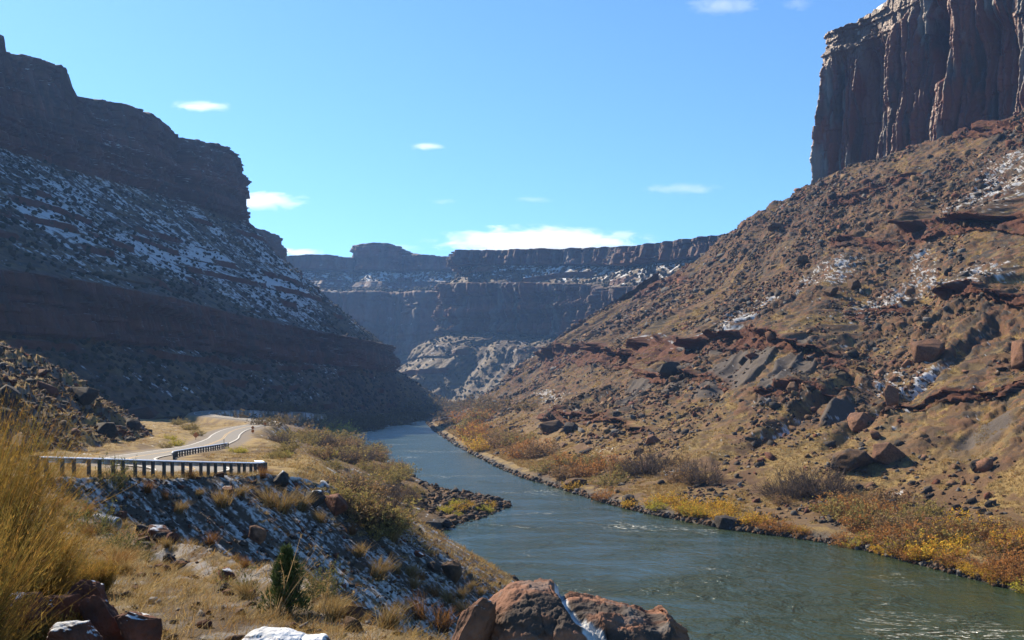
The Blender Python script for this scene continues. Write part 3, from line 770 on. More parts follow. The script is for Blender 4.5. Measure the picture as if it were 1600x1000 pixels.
mr = N.new('ShaderNodeMapRange'); mr.inputs['From Min'].default_value = .35; mr.inputs['From Max'].default_value = .65; mr.inputs['To Min'].default_value = 0.25; mr.inputs['To Max'].default_value = 1.0
L.new(n_big, mr.inputs['Value'])
b = N.new('ShaderNodeBump'); b.inputs['Distance'].default_value = 1.6
sx = N.new('ShaderNodeSeparateXYZ'); L.new(tc.outputs['Object'], sx.inputs[0])
def ymap(a, b_, c_, d_):
    q = N.new('ShaderNodeMapRange'); q.inputs['From Min'].default_value = a; q.inputs['From Max'].default_value = b_; q.inputs['To Min'].default_value = c_; q.inputs['To Max'].default_value = d_
    L.new(sx.outputs['Y'], q.inputs['Value']); return q.outputs[0]
L.new(math_('MULTIPLY', mr.outputs[0], ymap(90, 300, .9, .75)), b.inputs['Strength']); L.new(ymap(90, 260, .12, .20), p.inputs['Roughness']); L.new(ht, b.inputs['Height']); L.new(b.outputs[0], p.inputs['Normal'])
# foam threads: thin bands where a warped noise crosses its middle value
fo = nz(0.05, 1.0, 2.6, 62, 5, .6, 2.2)
band = math_('SUBTRACT', 1.0, math_('MULTIPLY', math_('ABSOLUTE', math_('SUBTRACT', fo, 0.5), 0), 85.0))
gate = nz(0.035, 1, 1, 0, 2, .5); gate2 = nz(1.2, 1, 1, 0, 3, .7)
gm = N.new('ShaderNodeMapRange'); gm.inputs['From Min'].default_value = .57; gm.inputs['From Max'].default_value = .66; L.new(gate, gm.inputs['Value'])
g2m = N.new('ShaderNodeMapRange'); g2m.inputs['From Min'].default_value = .42; g2m.inputs['From Max'].default_value = .6; L.new(gate2, g2m.inputs['Value'])
foam = math_('MULTIPLY', math_('MULTIPLY', math_('MAXIMUM', band, 0.0), gm.outputs[0]), g2m.outputs[0])
foam = math_('MINIMUM', foam, 0.85)
fb = N.new('ShaderNodeBsdfDiffuse'); fb.inputs['Color'].default_value = (.55, .55, .5, 1)
mix = N.new('ShaderNodeMixShader'); L.new(foam, mix.inputs[0]); L.new(p.outputs[0], mix.inputs[1]); L.new(fb.outputs[0], mix.inputs[2])
L.new(mix.outputs[0], N['Material Output'].inputs['Surface'])
rows = np.geomspace(3, 1100, 200); cc = np.linspace(-420, 1900, 160)
Xw = (cc[:, None] - 800) / F * rows[None]; Yw = np.repeat(rows[None], len(cc), 0)
Zw = np.zeros_like(Xw)
riv = mesh_np('river', np.stack([Xw, Yw, Zw], -1), grid_faces(*Xw.shape), m, smooth=True)
structure(riv, 'calm olive green river curving through the canyon', 'river')


# ------------------------------------------------------------------ picking a place on the surfaces
SW, SH = 1700, 1000
ZB = np.full((SH, SW), 1e9); ZN = np.zeros((SH, SW, 3), np.float32)
for nm in ('right', 'cliff', 'mesa', 'far_mesa', 'ground'):
    P_, N_ = SURF[nm][0].reshape(-1, 3), SURF[nm][1].reshape(-1, 3)
    a, b = proj(P_); ia = np.round(a).astype(int) + 50; ib = np.round(b).astype(int)
    ok = (ia >= 0) & (ia < SW) & (ib >= 0) & (ib < SH) & (P_[:, 1] > 3)
    ia, ib, d_, nn = ia[ok], ib[ok], P_[ok, 1], N_[ok]
    o_ = np.argsort(-d_); ia, ib, d_, nn = ia[o_], ib[o_], d_[o_], nn[o_]
    better = d_ < ZB[ib, ia]
    ZB[ib[better], ia[better]] = d_[better]; ZN[ib[better], ia[better]] = nn[better]
def pick(px, py, r=3):
    """nearest surface point seen at this place of the photograph"""
    for rr in (1, r, 8, 20):
        x0, y0 = int(px) + 50, int(py)
        w = ZB[max(0, y0 - rr):y0 + rr + 1, max(0, x0 - rr):x0 + rr + 1]
        if w.size and w.min() < 1e8:
            q = at(px, py, float(np.percentile(w[w < 1e8], 35)))
            if q[0] < 12 and q[1] < 900:
                g_ = gz(q[0], q[1])
                if abs(g_ - q[2]) < 4: q[2] = g_
            return q
    return at(px, py, 100.0)
def gz(x, y):
    return float(ground_z(np.array([float(x)]), np.array([float(y)]))[0])

# ------------------------------------------------------------------ rocks
def ico(sub):
    import bmesh
    bm = bmesh.new(); bmesh.ops.create_icosphere(bm, subdivisions=sub, radius=1.0)
    bm.verts.ensure_lookup_table()
    V_ = np.array([v.co[:] for v in bm.verts]); F_ = np.array([[v.index for v in f.verts] for f in bm.faces]); bm.free()
    return V_, F_
ICO = {k: ico(k) for k in (1, 2, 3, 4, 5)}
def hull(seed, n=14, box=.55):
    """angular block: convex hull of points on a rounded box"""
    import bmesh
    g = np.random.default_rng(seed); p_ = g.normal(size=(n, 3)); p_ /= np.linalg.norm(p_, axis=1, keepdims=True)
    q = p_ / np.abs(p_).max(1, keepdims=True); p_ = lerp(p_, q * .85, box) * g.uniform(.82, 1.05, (n, 1))
    bm = bmesh.new(); vs = [bm.verts.new(v) for v in p_]; bmesh.ops.convex_hull(bm, input=vs)
    for v in [v for v in bm.verts if not v.link_faces]: bm.verts.remove(v)
    bmesh.ops.triangulate(bm, faces=bm.faces); bmesh.ops.recalc_face_normals(bm, faces=bm.faces); bm.verts.index_update()
    V_ = np.array([v.co[:] for v in bm.verts]); F_ = np.array([[v.index for v in f.verts] for f in bm.faces]); bm.free(); return V_, F_
def midsub(V_, F_):
    e = np.sort(np.concatenate([F_[:, [0, 1]], F_[:, [1, 2]], F_[:, [2, 0]]]), 1); ue, inv = np.unique(e, axis=0, return_inverse=True); inv = inv.reshape(-1)
    m = V_[ue].mean(1); n = len(F_); a, b, c = inv[:n] + len(V_), inv[n:2 * n] + len(V_), inv[2 * n:] + len(V_)
    return np.concatenate([V_, m]), np.concatenate([np.stack([F_[:, 0], a, c], 1), np.stack([a, F_[:, 1], b], 1), np.stack([c, b, F_[:, 2]], 1), np.stack([a, b, c], 1)])
def rock_shape(seed, sub=4, npl=11, noise=0.06, shape=(1, 1, .8), dmin=.55):
    Q, F_ = hull(seed, 10 + npl // 2 + seed % 5)
    for l in range(max(sub - 1, 0)):
        Q, F_ = midsub(Q, F_)
        if noise and l >= 1:
            f = 1.7 * 1.9 ** l; rd = Q / np.maximum(np.linalg.norm(Q, axis=1, keepdims=True), 1e-6)
            Q = Q + rd * (noise * .9 * .62 ** l * fbm3(Q[:, 0] * f + seed, Q[:, 1] * f, Q[:, 2] * f * 1.3, 2, seed + l))[:, None]
    return Q * np.array(shape), F_
M_rock = attr_mat('boulder_rock', 0.9, 0, .2, 3.0)
_nt = M_rock.node_tree; _b = _nt.nodes.new('ShaderNodeBump'); _n = _nt.nodes.new('ShaderNodeTexNoise'); _n.inputs['Scale'].default_value = 5; _n.inputs['Detail'].default_value = 8
_t = _nt.nodes.new('ShaderNodeTexCoord'); _nt.links.new(_t.outputs['Object'], _n.inputs['Vector']); _nt.links.new(_n.outputs['Fac'], _b.inputs['Height']); _b.inputs['Strength'].default_value = .7; _b.inputs['Distance'].default_value = .15
_nt.links.new(_b.outputs[0], _nt.nodes['Principled BSDF'].inputs['Normal'])
def vnormals(Q, F_):
    fn = np.cross(Q[F_[:, 1]] - Q[F_[:, 0]], Q[F_[:, 2]] - Q[F_[:, 0]]); vn = np.zeros_like(Q)
    for k in range(3): np.add.at(vn, F_[:, k], fn)
    return vn / np.maximum(np.linalg.norm(vn, axis=1, keepdims=True), 1e-9)
def rock_cols(Q, F_, base, seed, varnish=.4, snow=0.0):
    n = vnormals(Q, F_); s_ = np.abs(Q).max()
    q = Q / s_
    c = np.broadcast_to(np.asarray(base, np.float32), Q.shape).copy()
    c *= (1 + .3 * fbm3(q[:, 0] * 3 + seed, q[:, 1] * 3, q[:, 2] * 8, 3, seed))[:, None]
    c = mixc(c, C_DARK * 1.2, varnish * sstep(-.05, .25, fbm3(q[:, 0] * 2, q[:, 1] * 2 + seed, q[:, 2] * 2, 4, seed + 1)))
    if snow: c = mixc(c, C_SNOW, sstep(.62, .8, n[:, 2] + .35 * fbm3(q[:, 0] * 3, q[:, 1] * 3, q[:, 2] * 3, 3, seed + 2)) * (fbm3(q[:, 0] * 1.5, q[:, 1] * 1.5, q[:, 2] * 1.5 + seed, 2, seed + 5) > .35 - snow))
    return c
ROCKS = []
for k in range(10):
    Q, F_ = rock_shape(900 + k, 3, 9 + k % 5, .05, (1, .8 + .2 * (k % 3), .62 + .12 * (k % 4)))
    base = [C_BROWN, C_RED2 * .9, C_DARK * 1.5, C_RED, C_BROWN * 1.2][k % 5]
    o = mesh_np('boulder', Q, F_, M_rock, rock_cols(Q, F_, base, k, .5)); me = o.data; bpy.data.objects.remove(o); ROCKS.append(me)
def put(me, name, loc, scale, rot, label, cat, group=None):
    o = bpy.data.objects.new(name, me); COL.objects.link(o); o.location = loc; o.rotation_euler = rot
    o.scale = (scale,) * 3 if isinstance(scale, (int, float)) else scale
    return tag(o, label, cat, group)
# boulders with a place of their own: px, py (foot), width px, aspect h/w, colour, varnish, label
named = [
    (1348, 668, 46, .75, C_RED2 * 1.1, .25, 'pale faced angular boulder lower on the talus above the tamarisks'),
    (1393, 636, 28, 1.6, C_RED2 * 1.15, .15, 'tall narrow upright boulder in the middle of the talus'),
    (1452, 562, 56, .75, C_RED2 * .95, .3, 'big pyramid shaped boulder high on the talus, right of the grey shale rib'),
    (1335, 735, 66, .62, C_BROWN, .8, 'wide dark blocky boulder behind the bare grey thicket'),
    (1392, 722, 50, .75, C_RED2, .3, 'tan faced boulder beside the wide dark block'),
    (1047, 586, 44, .62, C_DARK * 1.3, .7, 'nearly black boulder under the rock band of the talus'),
    (1137, 826, 46, .55, C_DARK * 1.4, .8, 'dark flat topped boulder standing at the right water edge'),
    (862, 675, 40, .7, C_BROWN, .5, 'sharp grey brown boulder above the rust shrubs near the far bend'),
    (893, 676, 28, .8, C_DARK * 1.2, .6, 'black boulder right of the sharp grey brown one'),
    (1020, 694, 26, .75, C_RED2 * 1.05, .2, 'reddish boulder above the leafless spreading shrub'),
    (1206, 724, 20, .85, C_DARK * 1.2, .6, 'small black boulder alone on the tan grass flat'),
    (983, 788, 24, .9, C_DARK * 1.3, .6, 'pointed black boulder among the stones of the right bank'),
    (900, 760, 36, .45, C_BROWN * 1.1, .4, 'tilted slab at the right waterline'),
    (1255, 412, 22, .8, C_BROWN, .5, 'squarish boulder on the upper talus below the skyline'),
    (1212, 358, 26, .7, C_BROWN * 1.2, .4, 'boulder sitting on the skyline of the talus'),
    (1335, 452, 30, .8, C_BROWN * .9, .6, 'round brown boulder beside the upper snow patch'),
    (1300, 462, 22, .9, C_BROWN * .9, .6, 'smaller brown boulder left of the round one by the upper snow patch'),
    (1530, 735, 26, .8, C_DARK * 1.3, .6, 'dark jagged boulder on the right part of the talus foot'),
    (1240, 612, 24, .8, C_BROWN * 1.3, .3, 'grey boulder at the foot of the grey shale rib'),
    (1610, 570, 60, .9, C_RED2, .4, 'large red outcrop boulder cut by the right edge of the view'),
]
for i, (a, b, w, asp, col, vr, lab) in enumerate(named):
    p_ = pick(a, b); k = p_[1] / F; rad = w * k * .5
    Q, F_ = rock_shape(1203 + i * 3, 4, 20, .10, (1, .9, max(asp, .5)))
    Q = Q * rad * 1.1
    o = mesh_np('boulder', Q, F_, M_rock, rock_cols(Q, F_, col, i + 50, vr, 0))
    o.location = (p_[0], p_[1] + rad * .3, p_[2] + Q[:, 2].max() * .62); o.rotation_euler = (0, 0, i * 1.3)
    tag(o, lab, 'boulder', 'large boulders of the right bank')
# the rest of the large ones
Pr, Nr, Vr, Gr, Sr = SURF['right']; pxr, pyr = proj(Pr)
vis = (pxr > 640) & (pxr < 1620) & (pyr > 100) & (pyr < 960) & (Vr > 2.12) & (Vr < 6.0) & (Nr[..., 2] > .45)
cand = np.flatnonzero(vis.ravel()); Pf = Pr.reshape(-1, 3)
cl_n = .7 * fbm2(Pf[cand, 0] / 30, Pf[cand, 1] / 30, 3, 71) + .8 * fbm2(fallS.ravel()[cand] / 15, Vr.ravel()[cand] * .8, 3, 73)
wgt = np.clip(.25 + cl_n * 1.6, .02, 1) * Sr.ravel()[cand]; wgt /= wgt.sum()
for q in rng.choice(cand, 170, False, wgt):
    p_ = Pf[q]; r_ = float(np.clip(rng.lognormal(-.15, .45), .5, 2.1)) * (.7 + p_[1] / 900)
    put(ROCKS[rng.integers(10)], 'boulder', (p_[0], p_[1], p_[2] + r_ * .2), r_, (rng.uniform(-.4, .4), rng.uniform(-.4, .4), rng.uniform(0, 6.3)),
        'angular brown boulder strewn on the sunlit right talus slope', 'boulder', 'boulders strewn on the right talus slope')

def scatter_rocks(name, pos, size, palette, label, seed, nsub=1, sink=.1):
    g = np.random.default_rng(seed); n = len(pos)
    Qs, Fs, Cs, k0 = [], [], [], 0
    pal = np.asarray(palette, np.float32)
    for k in range(16):
        sel_ = np.arange(k, n, 16)
        if not len(sel_): continue
        B, F_ = hull(seed + 31 * k, 9 + k % 5); B = B * np.array([1, .8, .6 + .02 * k]); m = len(sel_); sz_ = np.asarray(size)[sel_]
        ang = g.uniform(0, 6.28, m)[:, None]; tl = g.uniform(-.6, .6, m)[:, None]; ca, sa, ct, st = np.cos(ang), np.sin(ang), np.cos(tl), np.sin(tl)
        x = B[None, :, 0]; y = B[None, :, 1] * ct - B[None, :, 2] * st; z = B[None, :, 1] * st + B[None, :, 2] * ct
        Q = np.stack([x * ca - y * sa, x * sa + y * ca, z], -1) * sz_[:, None, None] + pos[sel_][:, None, :] + np.array([0, 0, 1]) * (sz_ * sink)[:, None, None]
        c = pal[g.integers(0, len(pal), m)] * g.uniform(.7, 1.3, (m, 1)).astype(np.float32)
        Qs.append(Q.reshape(-1, 3)); Cs.append(np.repeat(c[:, None], len(B), 1).reshape(-1, 3)); Fs.append((F_[None] + (np.arange(m) * len(B))[:, None, None]).reshape(-1, 3) + k0); k0 += m * len(B)
    o = mesh_np(name, np.concatenate(Qs), np.concatenate(Fs), M_rock, np.concatenate(Cs))
    return tag(o, label, 'rocks', kind='stuff')
PAL = [C_BROWN, C_BROWN * 1.3, C_DARK, C_DARK * 1.5, C_RED2, C_RED, C_DARK * 1.2, C_VARN * .9, C_SOIL * 1.2]
wgt2 = np.clip(.14 + cl_n * 1.6, .02, 1) * (.3 + .7 * Sr.ravel()[cand]) * (Pf[cand, 1] ** 0.6); wgt2 /= wgt2.sum()
qs = rng.choice(cand, 46000, False, wgt2)
sz = np.clip(rng.lognormal(-1.1, .62, len(qs)), .13, 2.0) * (.55 + Pf[qs, 1] / 420)
scatter_rocks('talus_rubble', Pf[qs], sz, PAL, 'loose rubble covering the right talus slope', 41)
# stones of the right waterline
bank_r = catmull(np.array([(*k_[0], 0) for k_ in knots[:12]], float), np.sort(rng.uniform(0, 11, 2600)))
jit = rng.normal(0, 1.1, len(bank_r)); sp_ = np.stack([bank_r[:, 0] + np.abs(jit) * .9 - .3, bank_r[:, 1] + jit * .4, np.abs(jit) * .3 + .05], 1)
scatter_rocks('shore_stones', sp_, np.clip(rng.lognormal(-1.2, .55, len(sp_)), .12, 1.0) * (.7 + sp_[:, 1] / 500), [C_DARK * 1.6, C_VARN * .8, C_BROWN, C_BROWN * 1.2], 'grey stones along the right waterline', 42)

# left shore stones, spit
bl = np.array([b for b in BANK if 55 < b[1] < 700], float)
tt_ = np.sort(rng.uniform(0, len(bl) - 1, 1500)); q = catmull(np.c_[bl, np.zeros(len(bl))], tt_)
q = np.r_[q, np.c_[rng.normal(-9, 4.5, 900), rng.normal(187, 9, 900), np.zeros(900)]]
dbq, sbq, _ = polydist(q[:, 0], q[:, 1], BANK); 
q[:, :2] += rng.normal(0, 1.0, (len(q), 2)); zq = ground_z(q[:, 0], q[:, 1])
q[:, 2] = np.maximum(zq, -.1); q = q[zq > -.6]
scatter_rocks('spit_stones', q, np.clip(rng.lognormal(-.75, .5, len(q)), .18, 1.2), [C_DARK * 1.4, C_DARK * 1.1, C_BROWN * .8, C_BROWN * 1.1], 'dark stones on the left spit and shore', 43)
# near hill rubble and embankment clods
Pg, Ng, snG, hillG, infG = SURF['ground']; pxg, pyg = proj(Pg); Pgf = Pg.reshape(-1, 3)
hc = np.flatnonzero(((hillG > .5) & (pyg > 420) & (pyg < 740) & (pxg > -40) & (infG['dh'] > 3)).ravel())
qs = rng.choice(hc, 3500, False); scatter_rocks('hill_rubble', Pgf[qs], np.clip(rng.lognormal(-1.3, .55, len(qs)), .1, 1.0) * 1.1, [C_BROWN * .9, C_DARK * 1.3, C_DARK, C_RED * .8], 'loose rubble on the hill left of the road', 44)
for i, q_ in enumerate(rng.choice(hc, 34, False)):
    p_ = Pgf[q_]; r_ = float(np.clip(rng.lognormal(.0, .45), .5, 2.2))
    put(ROCKS[rng.integers(10)], 'boulder', (p_[0], p_[1], p_[2] + r_ * .2), r_, (rng.uniform(-.4, .4), rng.uniform(-.4, .4), rng.uniform(0, 6.3)),
        'brown boulder on the rocky hill left of the road', 'boulder', 'boulders on the hill left of the road')
for i, (a, b, w, asp, lab) in enumerate([(165, 682, 42, .8, 'dark boulder low on the hill beside the road, right of a pair'), (128, 655, 46, .7, 'dark boulder higher on the hill, left of the roadside one'), (205, 672, 26, .8, 'smaller dark boulder nearest the road on the hill'),
                                 (212, 650, 62, .42, 'rust brown boulder in the shade where the far road bends')]):
    p_ = pick(a, b); rad = w * p_[1] / F * .5; Q, F_ = rock_shape(1500 + i, 4, 10, .05, (1, .9, asp)); Q = Q * rad * 1.15
    o = mesh_np('boulder', Q, F_, M_rock, rock_cols(Q, F_, C_RED * .7 if i == 3 else C_DARK * 1.1, i + 80, .5)); o.location = (p_[0], p_[1] + rad * .3, p_[2] + rad * asp * .55); o.rotation_euler = (0, 0, i)
    tag(o, lab, 'boulder', 'large dark boulders of the left side')
ec = np.flatnonzero(((snG > .5) & (pyg > 700) & (pyg < 1010) & (pxg > 60) & (pxg < 800)).ravel())
qs = rng.choice(ec, 3200, False); scatter_rocks('embankment_clods', Pgf[qs], np.clip(rng.lognormal(-2.5, .55, len(qs)), .04, .35), [C_BROWN * .7, C_DARK, C_DARK * 1.4, C_RED * .8], 'small stones on the snow dusted embankment', 45)
nc = np.flatnonzero(((infG['near'] > .5) & (snG < .3) & (pyg > 740) & (pyg < 1060) & (pxg > -60) & (pxg < 800)).ravel())
qs = rng.choice(nc, 2500, False); scatter_rocks('foreground_stones', Pgf[qs], np.clip(rng.lognormal(-3.2, .6, len(qs)), .015, .22), [C_BROWN * .8, C_DARK, C_RED * .9, C_VARN], 'small stones in the dry foreground grass', 46)
# single rocks of the embankment, spit and foreground
near_rocks = [
    (705, 905, 38, 1.15, C_BROWN * .9, .6, .0, 'rounded upright brown boulder at the lower end of the embankment'),
    (678, 892, 28, .7, C_DARK * 1.3, .5, .0, 'low dark boulder left of the rounded upright one by the water'),
    (522, 800, 52, .78, C_RED * 1.2, .4, .0, 'red boulder with a dark left side on the embankment crest'),
    (490, 790, 46, .7, C_DARK * 1.1, .7, .25, 'dark boulder touching the red one on the embankment crest'),
    (400, 846, 30, 1.15, C_RED2 * 1.0, .2, .0, 'orange brown upright stone in the middle of the snowy embankment'),
    (378, 852, 22, .6, C_DARK * 1.3, .4, .1, 'grey stone at the left foot of the orange brown upright one'),
    (620, 838, 60, .95, C_BROWN * .9, .7, .0, 'big dark boulder with a tan top at the water below the thicket'),
    (668, 812, 50, .7, C_DARK * 1.3, .5, .0, 'dark boulder between the big one and the spit'),
    (688, 806, 34, .6, C_DARK * 1.1, .5, .0, 'black boulder on the neck of the spit'),
    (355, 905, 36, .7, C_RED * 1.1, .2, .1, 'square red block in the orange grass'),
    (545, 985, 54, .62, C_RED2 * .8, .2, .3, 'layered red rock with snow in its seams beside the juniper'),
    (245, 880, 40, .8, C_RED * .9, .3, .25, 'red slab leaning in the dark gully'),
    (222, 868, 26, .8, C_BROWN, .3, .0, 'grey brown stone in the dark gully left of the red slab'),
    (310, 912, 26, .9, C_DARK * 1.2, .4, .5, 'dark stone capped with snow at the gully end'),
    (285, 905, 30, .6, C_RED * .8, .4, .2, 'low red stone in the gully before the snow capped one'),
    (440, 760, 40, .8, C_DARK, .6, .3, 'craggy dark rock with snow streaks just below the guardrail end'),
    (355, 770, 26, .6, C_RED * 1.0, .3, .1, 'red stone half buried beneath the guardrail posts'),
    (655, 870, 24, .5, C_RED * .9, .3, .1, 'small red stone on the lower snowy slope'),
]
for i, (a, b, w, asp, col, vr, sn_, lab) in enumerate(near_rocks):
    p_ = pick(a, b); rad = w * p_[1] / F * .5
    if i in (6, 7, 8): p_ = at(a, b, [138, 152, 160][i - 6]); rad = w * p_[1] / F * .5; p_[2] = gz(p_[0], p_[1])
    Q, F_ = rock_shape(1700 + i * 7, 4, 10, .05, (1, .85, asp)); Q = Q * rad * 1.1
    o = mesh_np('boulder', Q, F_, M_rock, rock_cols(Q, F_, col, i + 20, vr, sn_)); o.location = (p_[0], p_[1] + rad * .2, p_[2] + rad * asp * .55); o.rotation_euler = (0, 0, i * .9)
    tag(o, lab, 'boulder', 'rocks of the left bank')

# ------------------------------------------------------------------ plants
M_leaf = attr_mat('dry_foliage', .8, .42, .1)
M_green = attr_mat('evergreen_foliage', .8, .15, .1)
def ribbons(P0, D, L, W, nseg, bend, c0, c1, g, droop=0.0):
    n = len(P0); t = np.linspace(0, 1, nseg + 1)
    D = D / np.maximum(np.linalg.norm(D, axis=1, keepdims=True), 1e-9)
    pos = P0[:, None] + D[:, None] * (L[:, None] * t[None])[..., None] + bend[:, None] * (t ** 2)[None, :, None] * L[:, None, None]
    pos[..., 2] -= droop * L[:, None] * t[None] ** 2
    side = np.cross(D, g.normal(size=(n, 3))); side /= np.maximum(np.linalg.norm(side, axis=1, keepdims=True), 1e-9)
    w = W[:, None] * (1 - .85 * t[None])
    A = pos - side[:, None] * w[..., None] * .5; B = pos + side[:, None] * w[..., None] * .5
    V_ = np.stack([A, B], 2).reshape(-1, 3)
    k = (np.arange(n) * (nseg + 1) * 2)[:, None] + (np.arange(nseg) * 2)[None]
    F_ = np.stack([k, k + 1, k + 3, k + 2], -1).reshape(-1, 4)
    cc = c0[:, None] + (c1 - c0)[:, None] * t[None, :, None]
    return V_, F_, np.repeat(cc[:, :, None], 2, 2).reshape(-1, 3), pos
def join(parts):
    V_ = []; F_ = []; C_ = []; k = 0
    for v, f, c_ in parts:
        V_.append(v); F_.append(f + k); C_.append(c_); k += len(v)
    return np.concatenate(V_), np.concatenate(F_), np.concatenate(C_)
def colmix(n, pal, g, var=.3):
    c = np.asarray(pal, np.float32)[g.integers(0, len(pal), n)]; return c * g.uniform(1 - var, 1 + var, (n, 1)).astype(np.float32)
def shrub(seed, h, r, nst, ntw, nlf, stem_pal, leaf_pal, leaf=.10, spread=.9, twig=.35, sw=.035):
    g = np.random.default_rng(seed)
    a = g.uniform(0, 6.28, nst); rr = np.sqrt(g.uniform(0, 1, nst)) * r * .35
    P0 = np.c_[np.cos(a) * rr, np.sin(a) * rr, np.full(nst, -.15 * h)]
    el = g.uniform(0, 1, nst) ** .7 * spread
    D = np.c_[np.cos(a) * np.sin(el), np.sin(a) * np.sin(el), np.cos(el)] + g.normal(0, .12, (nst, 3))
    L = h * g.uniform(.6, 1.15, nst) * (1 - .25 * el)
    cs = colmix(nst, stem_pal, g)
    v1, f1, c1, pos = ribbons(P0, D, L, np.full(nst, sw), 4, g.normal(0, .14, (nst, 3)), cs, cs, g)
    si = g.integers(0, nst, ntw); ti = g.integers(1, 5, ntw); lam = g.uniform(0, 1, (ntw, 1))
    b0 = pos[si, ti] * lam + pos[si, ti - 1] * (1 - lam)
    D2 = D[si] * .8 + g.normal(0, .55, (ntw, 3)); D2[:, 2] += .25
    ct = colmix(ntw, stem_pal, g)
    v2, f2, c2, pos2 = ribbons(b0, D2, h * twig * g.uniform(.4, 1.1, ntw), np.full(ntw, sw * .55), 2, g.normal(0, .15, (ntw, 3)), ct, ct, g)
    parts = [(v1, f1, c1), (v2, f2, c2)]
    if nlf:
        si = g.integers(0, ntw, nlf); lam = g.uniform(.1, 1.05, (nlf, 1))
        b0 = pos2[si, 0] * (1 - lam) + pos2[si, 2] * lam + g.normal(0, .02 * h, (nlf, 3))
        cl_ = colmix(nlf, leaf_pal, g, .35)
        v3, f3, c3, _ = ribbons(b0, g.normal(0, 1, (nlf, 3)) + np.array([0, 0, .5]), leaf * g.uniform(.5, 1.3, nlf), leaf * .6 * g.uniform(.6, 1.2, nlf), 1, np.zeros((nlf, 3)), cl_, cl_, g)
        parts.append((v3, f3, c3))
    return join(parts)
def hide_mesh(name, vfc, mat):
    o = mesh_np(name, vfc[0], vfc[1], mat, vfc[2]); me = o.data; bpy.data.objects.remove(o); return me
T_ST = [(.13, .09, .06), (.17, .12, .08), (.10, .07, .05)]
KIND = {
    'rust': ([(.52, .23, .07), (.56, .27, .08), (.40, .19, .07), (.46, .28, .10)], 'rust'),
    'gold': ([(.80, .50, .06), (.72, .46, .06), (.56, .44, .06), (.82, .42, .06)], 'gold'),
    'lime': ([(.50, .50, .06), (.62, .56, .08), (.68, .52, .08)], 'lime'),
    'olive': ([(.32, .28, .09), (.40, .31, .11), (.27, .24, .09), (.46, .33, .11)], 'olive'),
    'brown': ([(.36, .23, .12), (.28, .20, .11), (.42, .26, .12)], 'brown'),
}
SHR = {}
for ki, (k, (pal, _)) in enumerate(KIND.items()):
    SHR[k] = [hide_mesh('shrub', shrub(2000 + ki * 10 + j, 1.0, 1.0, 60, 300, 1500, T_ST, pal, .085, 1.05, .34, .022), M_leaf) for j in range(4)]
SHR['bare'] = [hide_mesh('shrub', shrub(2100 + j, 1.0, 1.1, 150, 1700, 500, [(.10, .08, .07), (.075, .06, .055), (.125, .10, .085)], [(.11, .09, .08)], .05, 1.15, .36, .024), M_leaf) for j in range(3)]
def put_shrub(kind, p_, h, label, group, cat='shrub', wide=1.25):
    me = SHR[kind][rng.integers(len(SHR[kind]))]
    o = put(me, 'shrub', (float(p_[0]), float(p_[1]), float(p_[2])), (h * wide * rng.uniform(.85, 1.2), h * wide * rng.uniform(.85, 1.2), h), (rng.uniform(-.08, .08), rng.uniform(-.08, .08), rng.uniform(0, 6.28)), label, cat, group)
    return o
LABS = {'rust': 'rust orange tamarisk shrub in the thicket on the {}', 'gold': 'golden yellow willow shrub on the {}', 'lime': 'yellow green willow shrub on the {}', 'olive': 'olive brown leafy shrub on the {}',
        'brown': 'dull brown twiggy shrub on the {}', 'bare': 'bare grey twiggy shrub on the {}'}
def shrub_line(pts, n, kinds, hpx, side, spread=(10, 8), seed=0, surf=None):
    """n shrubs along a line of the photograph, each standing on the surface seen there"""
    g = np.random.default_rng(seed); pts = np.array(pts, float); t = g.uniform(0, len(pts) - 1, n)
    for q in t:
        i = min(int(q), len(pts) - 2); p2 = pts[i] + (pts[i + 1] - pts[i]) * (q - i) + g.normal(0, 1, 2) * np.array(spread)
        p_ = pick(p2[0], p2[1])
        if p_[2] < .02: continue
        k = kinds[g.integers(len(kinds))]; h = g.uniform(*hpx) * p_[1] / F
        if p_[1] > 1500: continue
        put_shrub(k, p_, h, LABS[k].format(side), {'rust': 'rust', 'gold': 'golden', 'lime': 'yellow green', 'olive': 'olive', 'brown': 'brown', 'bare': 'bare grey'}[k] + ' shrubs of the ' + side)
RB = 'right river bank'; LB = 'left river bank'
shrub_line([(690, 668), (760, 715), (830, 752), (900, 770)], 26, ['lime', 'gold', 'gold'], (14, 27), RB, (8, 5), 1)
shrub_line([(700, 650), (780, 690), (850, 718), (920, 740), (990, 745)], 30, ['rust', 'rust', 'brown', 'olive'], (18, 32), RB, (14, 8), 2)
shrub_line([(900, 775), (1000, 795), (1100, 800), (1190, 820), (1280, 838)], 28, ['lime', 'gold', 'gold', 'rust'], (15, 26), RB, (10, 6), 3)
shrub_line([(1290, 800), (1360, 815), (1440, 830), (1520, 845), (1610, 870)], 38, ['rust', 'olive', 'rust', 'gold', 'olive', 'brown'], (24, 46), RB, (14, 18), 4)
shrub_line([(1230, 840), (1330, 856), (1430, 872), (1520, 893), (1610, 915)], 40, ['gold', 'gold', 'rust', 'lime'], (14, 28), RB, (12, 8), 5)
shrub_line([(1030, 725), (1080, 745), (1200, 790)], 5, ['bare', 'brown'], (18, 30), RB, (14, 10), 6)

for (a, b, h_, w_, lab) in [(1013, 738, 48, 1.0, 'wide leafless grey shrub above the rust thicket on the right bank'), (1100, 757, 42, 1.1, 'smaller leafless grey shrub on the tan grass of the right bank'),
                            (1235, 775, 48, 1.1, 'left half of the bare grey thicket below the dark block'), (1285, 772, 52, 1.1, 'right half of the bare grey thicket below the dark block')]:
    p_ = pick(a, b); h = h_ * p_[1] / F; o = put_shrub('bare', p_, h, lab, None, 'shrub', w_)
